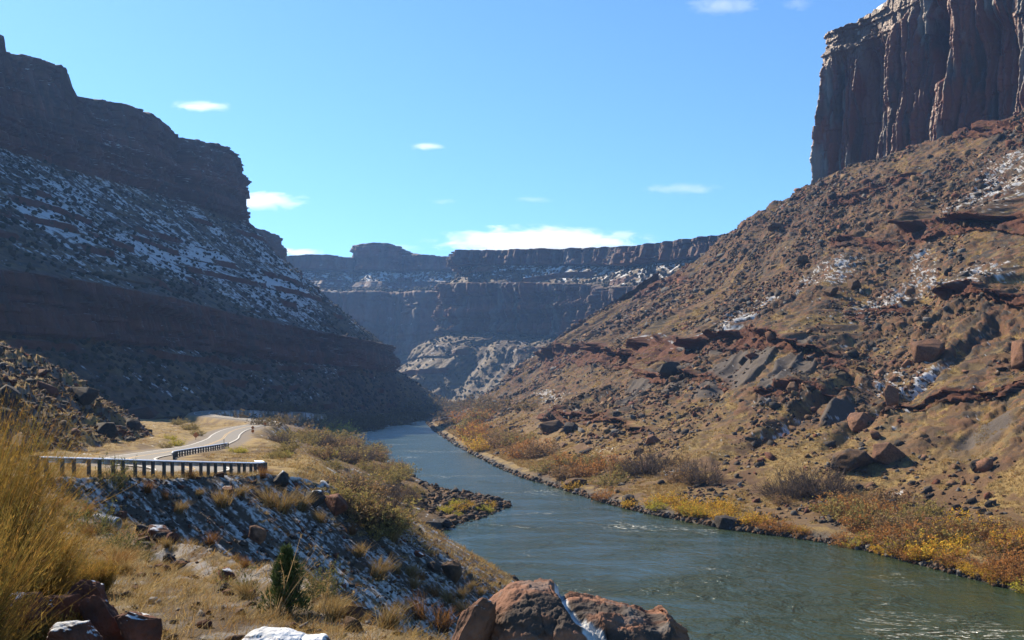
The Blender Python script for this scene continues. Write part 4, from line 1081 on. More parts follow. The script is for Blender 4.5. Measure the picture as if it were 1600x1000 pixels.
# left bank
shrub_line([(440, 690), (500, 688), (560, 700), (600, 715)], 28, ['olive', 'brown', 'olive', 'bare'], (14, 25), LB, (18, 6), 7)
shrub_line([(500, 675), (545, 680), (575, 705), (600, 722)], 16, ['olive', 'lime', 'olive'], (15, 24), LB, (8, 4), 8)
shrub_line([(500, 712), (560, 726), (615, 748)], 26, ['brown', 'bare', 'olive', 'olive'], (16, 30), LB, (12, 6), 9)
shrub_line([(540, 770), (580, 800), (600, 830)], 22, ['olive', 'brown', 'olive', 'bare'], (26, 48), LB, (18, 12), 10)
shrub_line([(610, 770), (650, 785)], 10, ['olive', 'brown', 'bare'], (10, 20), LB, (10, 6), 11)
shrub_line([(690, 795), (735, 792), (760, 795)], 16, ['gold', 'lime'], (7, 13), 'left boulder spit', (12, 6), 12)
def far_brush(name, pts, n, hpx, spread, pal, label, seed):
    """one mesh for the brush far down the canyon that reads as a mass"""
    g = np.random.default_rng(seed); pts = np.array(pts, float); t = g.uniform(0, len(pts) - 1, n); parts = []
    vs = [shrub(seed * 10 + j, 1.0, 1.0, 24, 60, 260, T_ST, pal, .16, 1.1, .34, .04) for j in range(4)]
    for q in t:
        i = min(int(q), len(pts) - 2); p2 = pts[i] + (pts[i + 1] - pts[i]) * (q - i) + g.normal(0, 1, 2) * np.array(spread); p_ = pick(*p2)
        if p_[1] > 1400: continue
        h = g.uniform(*hpx) * p_[1] / F; v, f, c_ = vs[g.integers(4)]; a = g.uniform(0, 6.28); ca, sa = math.cos(a), math.sin(a)
        parts.append((np.c_[(v[:, 0] * ca - v[:, 1] * sa) * h * 1.4, (v[:, 0] * sa + v[:, 1] * ca) * h * 1.4, v[:, 2] * h] + np.array([p_[0], p_[1], max(p_[2], .1)]), f, c_))
    v, f, c_ = join(parts); return tag(mesh_np(name, v, f, M_leaf, c_), label, 'brush', kind='stuff')
far_brush('far_brush', [(400, 655), (440, 650), (500, 655), (560, 665), (600, 658), (660, 645), (690, 640)], 150, (9, 20), (16, 7), [(.20, .16, .08), (.16, .13, .07), (.24, .17, .08)], 'dark brush massed on the shaded far left bank', 13)
far_brush('far_brush', [(690, 642), (740, 634), (800, 640)], 50, (8, 16), (16, 5), [(.26, .20, .09), (.30, .18, .08), (.20, .17, .08)], 'brown brush on the canyon floor at the far bend', 14)
shrub_line([(350, 706), (470, 712), (560, 712)], 9, ['olive', 'lime'], (8, 15), 'grassy flat right of the road', (24, 3), 15)
shrub_line([(270, 665), (300, 680), (280, 700)], 8, ['olive', 'lime'], (8, 15), 'foot of the rocky hill beside the road', (20, 6), 16)

# loose dry grass: one mesh of blades for each stretch of ground
def grass(name, pos, nb, h, w, pal, label, seed, spread=.12, lean=(0.25, -.05), rad=.12):
    g = np.random.default_rng(seed); n = len(pos); k = np.repeat(np.arange(n), nb); m = len(k)
    hh = (np.asarray(h) * np.ones(n))[k] * g.uniform(.55, 1.2, m)
    rr = (np.asarray(rad) * np.ones(n))[k]
    P0 = pos[k] + np.c_[g.normal(0, 1, (m, 2)) * rr[:, None], np.full(m, -.02)]
    D = np.c_[g.normal(lean[0], spread * 3, m), g.normal(lean[1], spread * 3, m), np.ones(m)]
    cb = colmix(n, pal, g, .3)[k] * g.uniform(.75, 1.25, (m, 1))
    v, f, c_, _ = ribbons(P0, D, hh, (np.asarray(w) * np.ones(n))[k], 2, np.c_[g.normal(.12, .2, (m, 2)), np.zeros(m)], cb * .75, cb, g, .12)
    o = mesh_np(name, v, f, M_leaf, c_)
    return tag(o, label, 'grass', kind='stuff')
TANS = [(.44, .31, .12), (.48, .34, .15), (.40, .25, .08), (.36, .20, .07), (.50, .40, .20)]
gm_ = np.flatnonzero((vis & (Gr > .45)).ravel()); wg = Pf[gm_, 1] ** .3; wg /= wg.sum()
qs = rng.choice(gm_, 62000, False, wg)
grass('talus_grass', Pf[qs], 7, .32 + Pf[qs, 1] / 900, .05 + Pf[qs, 1] / 4500, TANS, 'tan bunch grass scattered over the right bank and talus', 51, .2, (.1, 0), .22)
cb_ = np.flatnonzero(((infG['near'] < .5) & (hillG < .5) & (infG['db'] > 4) & (infG['wr'] < .05) & (Pg[..., 1] < 330) & (pxg > -30) & (pxg < 800) & (Pg[..., 2] > 1.0)).ravel())
qs = rng.choice(cb_, 9000, False); grass('bench_grass', Pgf[qs], 8, .35, .05, TANS, 'tan dry grass on the flat right of the road', 52, .2, (.1, 0), .2)
qs = rng.choice(hc, 2600, False); grass('hill_grass', Pgf[qs], 8, .4, .06, TANS, 'tan dry grass on the hill left of the road', 53, .2, (.1, 0), .2)
# foreground
qs = rng.choice(nc, 17000, False, None); yy = Pgf[qs, 1]; cl_ = fbm2(Pgf[qs, 0] / 1.6, yy / 1.6, 3, 91); keep = cl_ + rng.uniform(-.3, .3, len(qs)) > -.15; qs = qs[keep]
yy = Pgf[qs, 1]
grass('foreground_grass', Pgf[qs], 12, np.clip(.10 + yy * .007, .14, .40), np.clip(.0016 + yy * .00045, .004, .02), TANS, 'dry golden grass on the foreground slope', 54, .22, (.3, -.05), np.clip(.03 + yy * .003, .04, .16))
el_ = fbm2(Pgf[ec, 0] / 3, Pgf[ec, 1] / 3, 3, 92); ee = ec[el_ > .12]
qs = rng.choice(ee, 260, False); grass('embankment_grass', Pgf[qs], 26, .42, .022, TANS, 'sparse dry grass on the snowy embankment', 55, .3, (.25, -.1), .14)

# tufts one can count on the embankment
def tuft_mesh(seed, nb=240, pal=TANS, h=1.0, spread=.35, w=.02):
    g = np.random.default_rng(seed)
    P0 = np.c_[g.normal(0, .12, (nb, 2)), np.full(nb, -.05)]; D = np.c_[g.normal(0.15, spread, (nb, 2)), np.ones(nb)]
    c_ = colmix(nb, pal, g, .3)
    return ribbons(P0, D, h * g.uniform(.5, 1.1, nb), np.full(nb, w), 3, np.c_[g.normal(.1, .2, (nb, 2)), np.zeros(nb)], c_ * .45, c_, g, .15)[:3]
TUF = [hide_mesh('grass_tuft', tuft_mesh(3000 + j, 220), M_leaf) for j in range(4)] + [hide_mesh('grass_tuft', tuft_mesh(3010 + j, 170, [(.34, .16, .05), (.40, .21, .07), (.30, .14, .05)]), M_leaf) for j in range(2)]
SAGE = [hide_mesh('sagebrush', shrub(3050 + j, 1.0, 1.0, 80, 320, 900, [(.14, .13, .07), (.10, .09, .05)], [(.15, .16, .06), (.20, .18, .06), (.11, .12, .05)], .07, 1.0, .3, .014), M_leaf) for j in range(2)]
for i, (a, b, h_) in enumerate([(590, 905, 46), (620, 895, 24), (645, 918, 26), (605, 985, 54), (655, 965, 50), (690, 985, 52), (440, 800, 50), (420, 790, 40), (560, 870, 30), (640, 900, 28), (660, 905, 24), (550, 835, 24), (470, 795, 34),
                               (500, 815, 26), (345, 790, 40), (375, 778, 26), (300, 748, 22), (410, 745, 24), (615, 845, 22), (700, 940, 30), (720, 935, 26), (735, 920, 18), (680, 930, 28), (330, 850, 26), (280, 800, 26), (385, 950, 40), (540, 980, 50), (520, 1000, 50), (260, 780, 20), (230, 770, 24), (310, 775, 18), (725, 958, 30), (750, 930, 20)]):
    p_ = pick(a, b); put(TUF[i % 6], 'grass_tuft', (p_[0], p_[1], p_[2]), h_ * p_[1] / F * 1.05, (0, 0, i * 2.1), 'dry bunch grass tuft on the snow dusted embankment', 'grass tuft', 'bunch grass tufts on the embankment')
for i, (a, b, h_, w_, lab) in enumerate([(178, 758, 62, .8, 'tall yellow green bush in front of the guardrail gap'), (150, 830, 60, 1.3, 'olive bush beside the culvert pipe'), (112, 780, 30, 1.4, 'low grey green sagebrush left of the yellow green bush'), (190, 860, 46, 1.3, 'dark green bush in the shade below the culvert'),
                                     (372, 975, 66, .9, 'yellow green bush left of the small juniper'), (500, 930, 66, 1.1, 'dark shaded bush right of the small juniper'), (65, 700, 22, 1.1, 'small green bush at the road edge by the guardrail end')]):
    p_ = pick(a, b); h = h_ * p_[1] / F; o = put(SAGE[i % 2], 'sagebrush', tuple(p_), (h * w_ * .7, h * w_ * .7, h), (0, 0, i), lab, 'bush')

for i in range(16):
    for _ in range(60):
        p_ = Pgf[int(rng.choice(nc))]
        if 15 < p_[1] < 44: break
    h = rng.uniform(.28, .55); put(SAGE[i % 2], 'sagebrush', tuple(p_), (h * .75, h * .75, h), (0, 0, i), 'low grey green sagebrush clump in the dry foreground grass', 'bush', 'low sagebrush clumps of the foreground')

# small juniper: trunk and crown
p_ = at(452, 985, 10.2); p_[2] = gz(p_[0], p_[1])
H_ = .68
jr = bpy.data.objects.new('juniper', None); COL.objects.link(jr); jr.location = tuple(p_); tag(jr, 'small dark green juniper among dead stalks in the foreground', 'juniper')
g = np.random.default_rng(77)
v, f, c_, pos = ribbons(np.zeros((5, 3)), np.c_[g.normal(0, .12, (5, 2)), np.ones(5)], np.full(5, H_ * .8), np.full(5, .035), 4, g.normal(0, .08, (5, 3)), np.full((5, 3), .08), np.full((5, 3), .06), g)
mesh_np('trunk', v, f, M_leaf, c_, parent=jr)
n = 5200; t = g.uniform(.04, 1, n) ** .8; a = g.uniform(0, 6.28, n); lob = .75 + .45 * np.sin(a * 2 + t * 11) + .35 * np.sin(a * 5 + t * 17 + 2)
rr = .36 * H_ * (1 - t) ** .75 * lob * np.sqrt(g.uniform(.15, 1, n)) + .02
b0 = np.c_[np.cos(a) * rr - .03, np.sin(a) * rr, t * H_ + g.normal(0, .02, n)]
cg = colmix(n, [(.07, .105, .035), (.10, .14, .045), (.13, .16, .06)], g, .3)
v, f, c_, _ = ribbons(b0, np.c_[np.cos(a) * .6, np.sin(a) * .6, np.ones(n)] + g.normal(0, .35, (n, 3)), g.uniform(.03, .07, n), np.full(n, .013), 1, np.zeros((n, 3)), cg, cg * 1.2, g)
mesh_np('crown', v, f, M_green, c_, parent=jr)

# big golden bush at the left edge, and its smaller neighbours
def gold_bush(p_, h, r, n, seed, label):
    g = np.random.default_rng(seed); root = bpy.data.objects.new('rabbitbrush', None); COL.objects.link(root); root.location = tuple(p_); tag(root, label, 'bush')
    a = g.uniform(0, 6.28, n); rr = np.sqrt(g.uniform(0, 1, n)) * r * .55
    P0 = np.c_[np.cos(a) * rr, np.sin(a) * rr, g.uniform(0, .35, n) * h]
    el = g.uniform(0, 1, n) * .62
    D = np.c_[np.cos(a) * np.sin(el) + .12, np.sin(a) * np.sin(el), np.cos(el)] + g.normal(0, .10, (n, 3))
    L = h * g.uniform(.35, .95, n) * (1 - .35 * (rr / r))
    L = np.minimum(L, np.maximum(h * 1.02 - P0[:, 2], .1))
    cs = colmix(n, [(.14, .11, .03), (.19, .13, .035), (.10, .09, .03), (.24, .15, .045)], g, .35); ce = colmix(n, [(.34, .21, .05), (.42, .26, .06), (.24, .19, .05), (.38, .20, .05)], g, .35)
    v, f, c_, pos = ribbons(P0, D, L, np.full(n, .006), 3, g.normal(0, .08, (n, 3)), cs * .8, ce, g)
    mesh_np('stems', v, f, M_leaf, c_, parent=root)
    m = n * 9; si = g.integers(0, n, m); lam = g.uniform(0, 1, (m, 1)); k = g.integers(2, 4, m)
    b0 = pos[si, k - 1] * (1 - lam) + pos[si, k] * lam + g.normal(0, .012, (m, 3))
    cl_ = ce[si] * g.uniform(.6, 1.35, (m, 1))
    v, f, c_, _ = ribbons(b0, D[si] + g.normal(0, .5, (m, 3)), g.uniform(.025, .065, m), g.uniform(.003, .007, m), 1, np.zeros((m, 3)), cl_, cl_, g)
    mesh_np('foliage', v, f, M_leaf, c_, parent=root)
for (a, Y_, h, r, n, sd, lab) in [(-95, 8.6, 2.2, .95, 4600, 1, 'large golden rabbitbrush filling the left edge of the view'), (52, 10.0, 1.0, .42, 1600, 2, 'golden bush leaning out right of the large one'), (-120, 6.4, 1.5, .7, 2000, 4, 'golden bush cut off by the left edge in front of the large one'),
                                  (60, 7.6, .46, .5, 1500, 3, 'low bronze bush under the large golden one'), (135, 11.5, .42, .42, 1200, 5, 'low straw coloured bush on the grass edge right of the golden ones')]:
    x = (a - 800) / F * Y_; gold_bush((x, Y_, gz(x, Y_)), h, r, n, sd, lab)
# dead stalks in the foreground
def stalks(p_, n, h, seed, label, lean):
    g = np.random.default_rng(seed); P0 = np.c_[g.normal(0, .05, (n, 2)), np.zeros(n)]; D = np.c_[g.normal(lean, .25, n), g.normal(0, .15, n), np.ones(n)]
    c0 = colmix(n, [(.34, .23, .11), (.28, .18, .08), (.42, .30, .16)], g, .2)
    v, f, c_, pos = ribbons(P0, D, h * g.uniform(.5, 1.1, n), np.full(n, .012), 6, g.normal(0, .18, (n, 3)), c0, c0, g, .1)
    m = n * 16; si = g.integers(0, n, m); k = g.integers(4, 7, m); b0 = pos[si, k] + g.normal(0, .012, (m, 3))
    cl_ = colmix(m, [(.44, .32, .15), (.36, .24, .10)], g, .3)
    v2, f2, c2, _ = ribbons(b0, g.normal(0, 1, (m, 3)), g.uniform(.02, .05, m), g.uniform(.006, .012, m), 1, np.zeros((m, 3)), cl_, cl_, g)
    o = mesh_np('dead_stalks', *(lambda q: (q[0], q[1], M_leaf, q[2]))(join([(v, f, c_), (v2, f2, c2)]))); o.location = tuple(p_); tag(o, label, 'dry stalks')
for (a, Y_, n, h, sd, ln, lab) in [(430, 10.0, 14, .95, 1, .45, 'tall dead stalks leaning right in front of the juniper'), (500, 10.5, 10, .75, 2, .6, 'bent dead stalks with seed heads right of the juniper'), (300, 9.0, 9, .6, 3, .2, 'thin dead stalks left of the yellow green bush'), (270, 7.6, 9, .45, 4, .3, 'short dead stalks in the bottom grass'), (545, 16, 9, .9, 5, .1, 'upright dead stalks beside the layered red rock')]:
    x = (a - 800) / F * Y_; stalks((x, Y_, gz(x, Y_)), n, h, sd, lab, ln)

# dark scrub dots on the mesas
def scrub(name, surf, n, vr, size, label, seed, pxr_=(-40, 1200)):
    P_, N_, V_, sn_, _ = SURF[surf]; a, b = proj(P_)
    ok = np.zeros(V_.shape, bool)
    for lo, hi in vr: ok |= (V_ > lo) & (V_ < hi)
    ok &= (a > pxr_[0]) & (a < pxr_[1]) & (N_[..., 2] > .35)
    idx = np.flatnonzero(ok.ravel()); g = np.random.default_rng(seed); idx = g.choice(idx, min(n, len(idx)), False); pos = P_.reshape(-1, 3)[idx]
    B, F_ = ICO[1]; B = B * (1 + .35 * g.normal(size=(len(idx), len(B), 1))) * (size * g.uniform(.5, 1.3, len(idx)))[:, None, None]
    Q = B + pos[:, None] + np.array([0, 0, size * .4]); c_ = colmix(len(idx), [(.030, .034, .020), (.045, .042, .025), (.06, .045, .03)], g, .3)
    o = mesh_np(name, Q, (F_[None] + (np.arange(len(idx)) * len(B[0]))[:, None, None]).reshape(-1, 3), M_green, np.repeat(c_[:, None], len(B[0]), 1)); tag(o, label, 'scrub', kind='stuff')
scrub('juniper_scrub', 'mesa', 5200, [(0, 1), (2, 3), (4.05, 5)], 1.15, 'dark juniper scrub dotted over the left mesa slopes', 61)
scrub('juniper_scrub', 'far_mesa', 3000, [(0, 2), (3, 4), (5.05, 6)], 2.2, 'dark juniper scrub dotted over the far mesa bench', 62)
scrub('juniper_scrub', 'distant_mesa', 2000, [(2, 3), (4, 5), (6.05, 7)], 2.8, 'dark juniper scrub dotted over the distant mesa wall', 63)
scrub('juniper_scrub', 'cliff', 60, [(3.1, 3.5)], 1.2, 'dark juniper scrub along the rim of the right cliff', 64, (1200, 1700))

# ------------------------------------------------------------------ guardrails
M_post = plain_mat('weathered_post', (.075, .068, .060), .9, 0, 12, .3, .4)
M_galv = plain_mat('galvanised_steel', (.95, .96, .97), .42, .95, 5, .10)
def poly_box(cx, cy, z0, z1, wx, wy, yaw):
    c, s_ = math.cos(yaw), math.sin(yaw); V_ = []
    for z, sc in ((z0, 1), (z1 - .02, 1), (z1, .86)):
        for (a, b) in ((-1, -1), (1, -1), (1, 1), (-1, 1)):
            x, y = a * wx / 2 * sc, b * wy / 2 * sc; V_.append((cx + x * c - y * s_, cy + x * s_ + y * c, z))
    F_ = [(0, 3, 2, 1), (8, 9, 10, 11)]
    for l in (0, 4):
        for k in range(4): F_.append((l + k, l + (k + 1) % 4, l + 4 + (k + 1) % 4, l + 4 + k))
    return np.array(V_), np.array(F_)
def guardrail(label, path, spacing, hgt, road_side, end_block=False):
    q, ss = rpts(path, .25); root = bpy.data.objects.new('guardrail', None); COL.objects.link(root); root.location = tuple(q[0])
    tag(root, label, 'guardrail'); o0 = q[0].copy(); q = q - o0
    tg = np.gradient(q[:, :2], axis=0); tg /= np.linalg.norm(tg, axis=1, keepdims=True); nn = np.stack([-tg[:, 1], tg[:, 0]], 1) * road_side
    prof = np.array([(0, -.155), (.05, -.12), (.08, -.08), (.05, -.03), (.015, 0), (.05, .03), (.08, .08), (.05, .12), (.03, .175), (-.10, .105), (-.10, .095), (-.006, .14), (.04, .115), (.07, .08), (.04, .035), (.005, 0), (.04, -.035), (.07, -.08), (.04, -.115), (-.006, -.155)])
    Vb = np.stack([np.concatenate([q[:, :2] + nn * (.16 + a), q[:, 2:3] + hgt - .16 + b], 1) for a, b in prof] , 1)
    Vb = np.concatenate([Vb, Vb[:, :1]], 1); mesh_np('rail', Vb, grid_faces(*Vb.shape[:2]), M_galv, smooth=False, parent=root)
    n = int(ss[-1] / spacing)
    for k in range(n + 1):
        i = min(int(round(k * spacing / .25)), len(q) - 1); yaw = math.atan2(tg[i, 1], tg[i, 0])
        big = end_block and k == 0
        v, f = poly_box(q[i, 0], q[i, 1], q[i, 2] - .5, q[i, 2] + hgt + (.06 if big else -.07), .42 if big else .13, .3 if big else .18, yaw)
        mesh_np('post', v, f, M_post, parent=root)
r1 = [(-24.9, 50.0, 17.95), (-22.9, 54.5, 17.55), (-20.9, 60, 17.05), (-19.0, 65.5, 16.6), (-18.3, 69.5, 16.3), (-18.7, 73, 16.15), (-20.2, 76.0, 16.0)]
guardrail('near steel guardrail on dark wooden posts along the road curve', r1, .86, .95, 1, True)
tgr = np.gradient(RP[:, :2], axis=0); tgr /= np.linalg.norm(tgr, axis=1, keepdims=True)
sel = [i for i in range(len(RP)) if 96 < RP[i, 1] < 152 and i % 6 == 0]
r2 = [(RP[i, 0] + tgr[i, 1] * 4.7, RP[i, 1] - tgr[i, 0] * 4.7, RP[i, 2]) for i in sel]
guardrail('farther low guardrail along the road before the bend', r2, 1.6, .75, 1)

# ------------------------------------------------------------------ road signs
M_or = plain_mat('orange_sign_face', (.75, .20, .02), .5, 0, 4, .08); M_amb = plain_mat('amber_sign_face', (.55, .30, .04), .5, 0, 4, .1); M_blk = plain_mat('black_sign_paint', (.03, .03, .03), .6, 0, 4, .1)
M_stl = plain_mat('sign_post_steel', (.16, .13, .11), .6, .5, 4, .2)
def plate(poly, y, th, mat, name, parent):
    n = len(poly); V_ = [(a, y, b) for a, b in poly] + [(a, y + th, b) for a, b in poly]
    import bmesh
    bm = bmesh.new(); vs = [bm.verts.new(v) for v in V_]; bm.faces.new(vs[:n]); bm.faces.new(vs[n:][::-1])
    for k in range(n): bm.faces.new((vs[k], vs[n + k], vs[n + (k + 1) % n], vs[(k + 1) % n]))
    bmesh.ops.recalc_face_normals(bm, faces=bm.faces); me = bpy.data.meshes.new(name); bm.to_mesh(me); bm.free(); me.materials.append(mat)
    o = bpy.data.objects.new(name, me); COL.objects.link(o); o.parent = parent; return o
def sign(px, Y_, h, size, mat, label, kind, yaw=0.0):
    x = (px - 800) / F * Y_; z = gz(x, Y_); root = bpy.data.objects.new('road_sign', None); COL.objects.link(root); root.location = (x, Y_, z); root.rotation_euler = (0, 0, yaw); tag(root, label, 'road sign')
    v, f = poly_box(0, .05, -.3, h + size * .3, .08, .06, 0); mesh_np('post', v, f, M_stl, parent=root)
    r = size * .5; pn = plate([(0, h - r), (r, h), (0, h + r), (-r, h)], -.01, .02, mat, 'panel', root)
    if kind in ('curve', 'double'):
        plate([(-.05 * size, h - .28 * size), (.05 * size, h - .28 * size), (.05 * size, h - .02 * size), (.16 * size, h + .10 * size), (.24 * size, h + .04 * size), (.22 * size, h + .26 * size), (.02 * size, h + .22 * size), (.09 * size, h + .16 * size), (-.05 * size, h + .02 * size)], -.018, .006, M_blk, 'arrow', pn)
    if kind == 'double':
        q = size * .36; plate([(-q, h - r - 2 * q - .02), (q, h - r - 2 * q - .02), (q, h - r - .02), (-q, h - r - .02)], -.01, .02, mat, 'speed_plate', root)
sign(395, 212, 1.35, .85, M_or, 'orange diamond road sign with a square plate below it', 'double')
sign(414, 246, 1.2, .85, M_or, 'single orange diamond road sign past the bend', 'curve')
sign(306, 181, .9, 1.15, M_or, 'low orange sign at the left edge of the road', 'plain', .5)
sign(436, 300, 1.3, .8, M_amb, 'small amber sign in the shade right of the far road', 'plain')
sign(408, 345, 1.3, .8, M_amb, 'small amber sign in the shade, the farthest one', 'plain')
v, f = poly_box(0, 0, -.2, 1.5, .07, .05, 0); o = mesh_np('marker_post', v, f, M_stl); x_ = (350 - 800) / F * 141; o.location = (x_, 141, gz(x_, 141)); tag(o, 'thin dark marker post beside the farther guardrail', 'marker post')

# ------------------------------------------------------------------ culvert pipe
nu, na = 61, 24; u = np.linspace(0, 1, nu); an = np.linspace(0, 2 * math.pi, na)
rad = .24 + .015 * np.sin(u * 12 * 2 * math.pi)
Vp = np.stack([np.repeat((u * .95)[:, None], na, 1), rad[:, None] * np.cos(an)[None], rad[:, None] * np.sin(an)[None]], -1)
Vi = Vp[::-1].copy(); Vi[..., 1:] *= .9
pipe = mesh_np('culvert_pipe', np.concatenate([Vp, Vi, Vp[:1]], 0), grid_faces(2 * nu + 1, na), plain_mat('culvert_steel', (.42, .44, .46), .55, .6, 5, .2), smooth=True)
p_ = at(146, 812, 33.0); pipe.location = tuple(p_); pipe.rotation_euler = (0, R(9), R(-12)); tag(pipe, 'corrugated steel culvert pipe poking out of the bank', 'culvert pipe')
# orange weeds and bunch grass one can count in the foreground
for i in range(140):
    for _ in range(30):
        q_ = int(rng.choice(nc)); p_ = Pgf[q_]
        if p_[1] > 13 and p_[1] < 46: break
    put(TUF[[0, 4, 1, 5, 2, 4][i % 6]], 'grass_tuft', tuple(p_), .22 + .007 * p_[1] + .1 * rng.uniform(), (0, 0, i * 1.7), 'dry straw or orange weed clump in the foreground grass', 'grass tuft', 'dry weed clumps of the foreground')

# dark red stones lying along the gully below the culvert
gul = np.array([(176, 822), (215, 850), (262, 885), (310, 915), (352, 938)], float)
for i in range(42):
    t = rng.uniform(0, 3.999); k = int(t); q = gul[k] + (gul[k + 1] - gul[k]) * (t - k) + rng.normal(0, 1, 2) * np.array([9, 12]); p_ = pick(*q); r_ = rng.uniform(6, 15) * p_[1] / F
    put(ROCKS[[2, 3, 7, 8, 2, 1][i % 6]], 'boulder', (p_[0], p_[1], p_[2] + r_ * .2), r_, (rng.uniform(-.5, .5), rng.uniform(-.5, .5), rng.uniform(0, 6.3)), 'dark or red stone lying in the gully below the culvert pipe', 'stone', 'stones of the gully below the culvert')

# ------------------------------------------------------------------ foreground rocks
def profile_rock(name, prof, Y0, depth, zb, label, seed, col, crack=None, snow=0.0, amp=.035, nu=260, nv=150, varn=None):
    """a boulder with a given crest line: prof = [(px,py)...] of its top seen from the front, given real depth"""
    pr = np.array(prof, float); xs_ = (pr[:, 0] - 800) / F * Y0; zt = CAMZ - (pr[:, 1] - HOR) / F * Y0
    u = np.linspace(0, 1, nu); x = lerp(xs_[0], xs_[-1], u); z = np.interp(x, xs_, zt); z = boxblur(z[:, None], 3, 0)[:, 0]
    th = np.linspace(R(-25), R(205), nv); ez = np.sign(np.sin(th)) * np.abs(np.sin(th)) ** .62; ey = -np.sign(np.cos(th)) * np.abs(np.cos(th)) ** .8
    end = np.sin(np.pi * np.clip(u, .02, .98)) ** .45
    Yg = Y0 + depth * .12 + (ey[None] * depth * .5) * end[:, None]; Zg_ = zb + (z[:, None] - zb) * ez[None]; Xg = np.repeat(x[:, None], nv, 1)
    Q = np.stack([Xg, Yg, Zg_], -1); n_ = normals(Q); ctr = np.array([x.mean(), Y0 + depth * .12, zb]); n_ *= np.sign((n_ * (Q - ctr)).sum(-1, keepdims=True))
    f1, f2, cid, ox, oy = worley2(Xg * 3.2 + .3 * vn2(Zg_ * 6, Xg * 6, seed), Zg_ * 3.6 + Yg * 2.2, seed)
    d = amp * (1.6 * fbm3(Xg * 2.2, Yg * 2.2, Zg_ * 2.2, 3, seed) + .8 * fbm3(Xg * 7, Yg * 7, Zg_ * 7, 3, seed + 1) + .45 * fbm3(Xg * 24, Yg * 24, Zg_ * 24, 3, seed + 2) + .22 * fbm3(Xg * 70, Yg * 70, Zg_ * 70, 2, seed + 12) + .7 * (cid - .5) + .8 * (ox * (cid - .5) * 2 + oy * (np.modf(cid * 13)[0] - .5) * 2) - .12 * (1 - sstep(0, .08, f2 - f1)))
    c = np.broadcast_to(np.asarray(col, np.float32), Q.shape).copy() * (1 + .35 * fbm3(Xg * 9, Yg * 9, Zg_ * 9, 4, seed + 5))[..., None]
    pxx, pyy = proj(Q)
    if varn: 
        vm = ellmask(pxx, pyy, varn, .5); c = mixc(c, C_DARK * 1.5, sstep(.35, .6, vm * .7 + .5 * fbm3(Xg * 5, Yg * 5, Zg_ * 5, 4, seed + 6)) * .92)
    c = mixc(c, C_VARN * 1.1, .5 * sstep(.15, .4, fbm3(Xg * 6, Yg * 6, Zg_ * 12, 4, seed + 8)))
    sm_ = np.zeros_like(Xg)
    if crack:
        xl = np.interp(pyy, [q[1] for q in crack], [q[0] for q in crack]); dd_ = pxx - xl + 8 * fbm2(Zg_ * 9, Xg * 2, 3, 4); wd = 10 + .16 * np.clip(pyy - 925, 0, 60)
        d -= .09 * np.exp(-(dd_ / wd) ** 2) + .05 * sstep(0, 8, dd_); sm_ = 1 - sstep(wd * .6, wd * 1.0, np.abs(dd_) + 5 * fbm2(Xg * 30, Zg_ * 30, 3, 5))
        sm_ = sm_ * (np.sin(th)[None] > -.2)
    Q = Q + n_ * d[..., None]; n2 = normals(Q); n2 *= np.sign((n2 * (Q - ctr)).sum(-1, keepdims=True))
    if snow: sm_ = np.maximum(sm_, sstep(1.05 - snow, 1.2 - snow, n2[..., 2] + .25 * fbm2(Xg * 6, Yg * 6, 4, seed + 7)))
    c = mixc(c, C_SNOW, sm_)
    o = mesh_np(name, Q, grid_faces(nu, nv), M_rock, c, smooth=False); return tag(o, label, 'boulder')
C_HERO = np.array((.21, .105, .068), np.float32)
profile_rock('boulder', [(728, 1050), (742, 1004), (756, 972), (774, 942), (800, 921), (830, 916), (880, 920), (905, 928), (935, 930), (985, 941), (1025, 957), (1044, 946), (1062, 962), (1085, 985), (1100, 1003), (1118, 1050)], 6.5, 1.3, 19.9,
             'large red boulder with black varnish and a snow filled crack at the bottom', 5, C_HERO, crack=[(876, 915), (890, 935), (915, 965), (938, 1000), (950, 1040)],
             varn=[(850, 965, 75, 36, 0), (930, 935, 50, 10, 10), (1040, 985, 40, 22, 20), (960, 985, 50, 16, 0), (1000, 948, 40, 8, 12)], nu=360, nv=220, amp=.03)
profile_rock('boulder', [(352, 1040), (368, 1002), (384, 989), (402, 984), (440, 988), (470, 995), (505, 997), (520, 1040)], 6.0, .6, 19.9, 'snow capped boulder cut by the bottom edge of the view', 9, C_HERO * .8, snow=.55, amp=.015, nu=160, nv=110)
for i, (a, b, Y_, w, hh, tilt, yaw, sn_, lab) in enumerate([(736, 990, 6.3, .125, .30, .5, .3, .1, 'narrow leaning red slab with snow on its tip against the large boulder'),
        (140, 958, 8.0, .20, .30, .3, .6, .25, 'dark red pointed rock at the foot of the bronze bush'), (170, 985, 7.6, .13, .34, -.5, 1.2, .0, 'thin upright red slab between the pointed rock and the snowy one'),
        (216, 992, 7.4, .20, .24, .2, 2.0, .55, 'dark rock with a snow patch on its right side in the bottom grass'), (85, 965, 7.8, .26, .26, .1, .2, .15, 'broad flat red rock at the bottom left'),
        (28, 968, 7.6, .26, .24, -.2, 2.5, .35, 'snow dusted red rock in the bottom left corner'), (120, 1000, 6.9, .18, .14, .0, 1.5, .6, 'low snowy stone in front of the broad red rock')]):
    p_ = at(a, b, Y_); Q, F_ = rock_shape(2600 + i * 5, 5, 26, .16, (1, .85, max(.8, hh / w * .85))); Q = Q * w * 1.15
    ct, st = math.cos(tilt), math.sin(tilt); Q = np.c_[Q[:, 0] * ct + Q[:, 2] * st, Q[:, 1], -Q[:, 0] * st + Q[:, 2] * ct]
    o = mesh_np('boulder', Q, F_, M_rock, rock_cols(Q, F_, C_RED * 1.15 if i else C_HERO * .9, i + 140, .45, sn_)); o.location = tuple(p_); o.rotation_euler = (0, 0, 0); tag(o, lab, 'boulder', 'rocks at the bottom of the view')

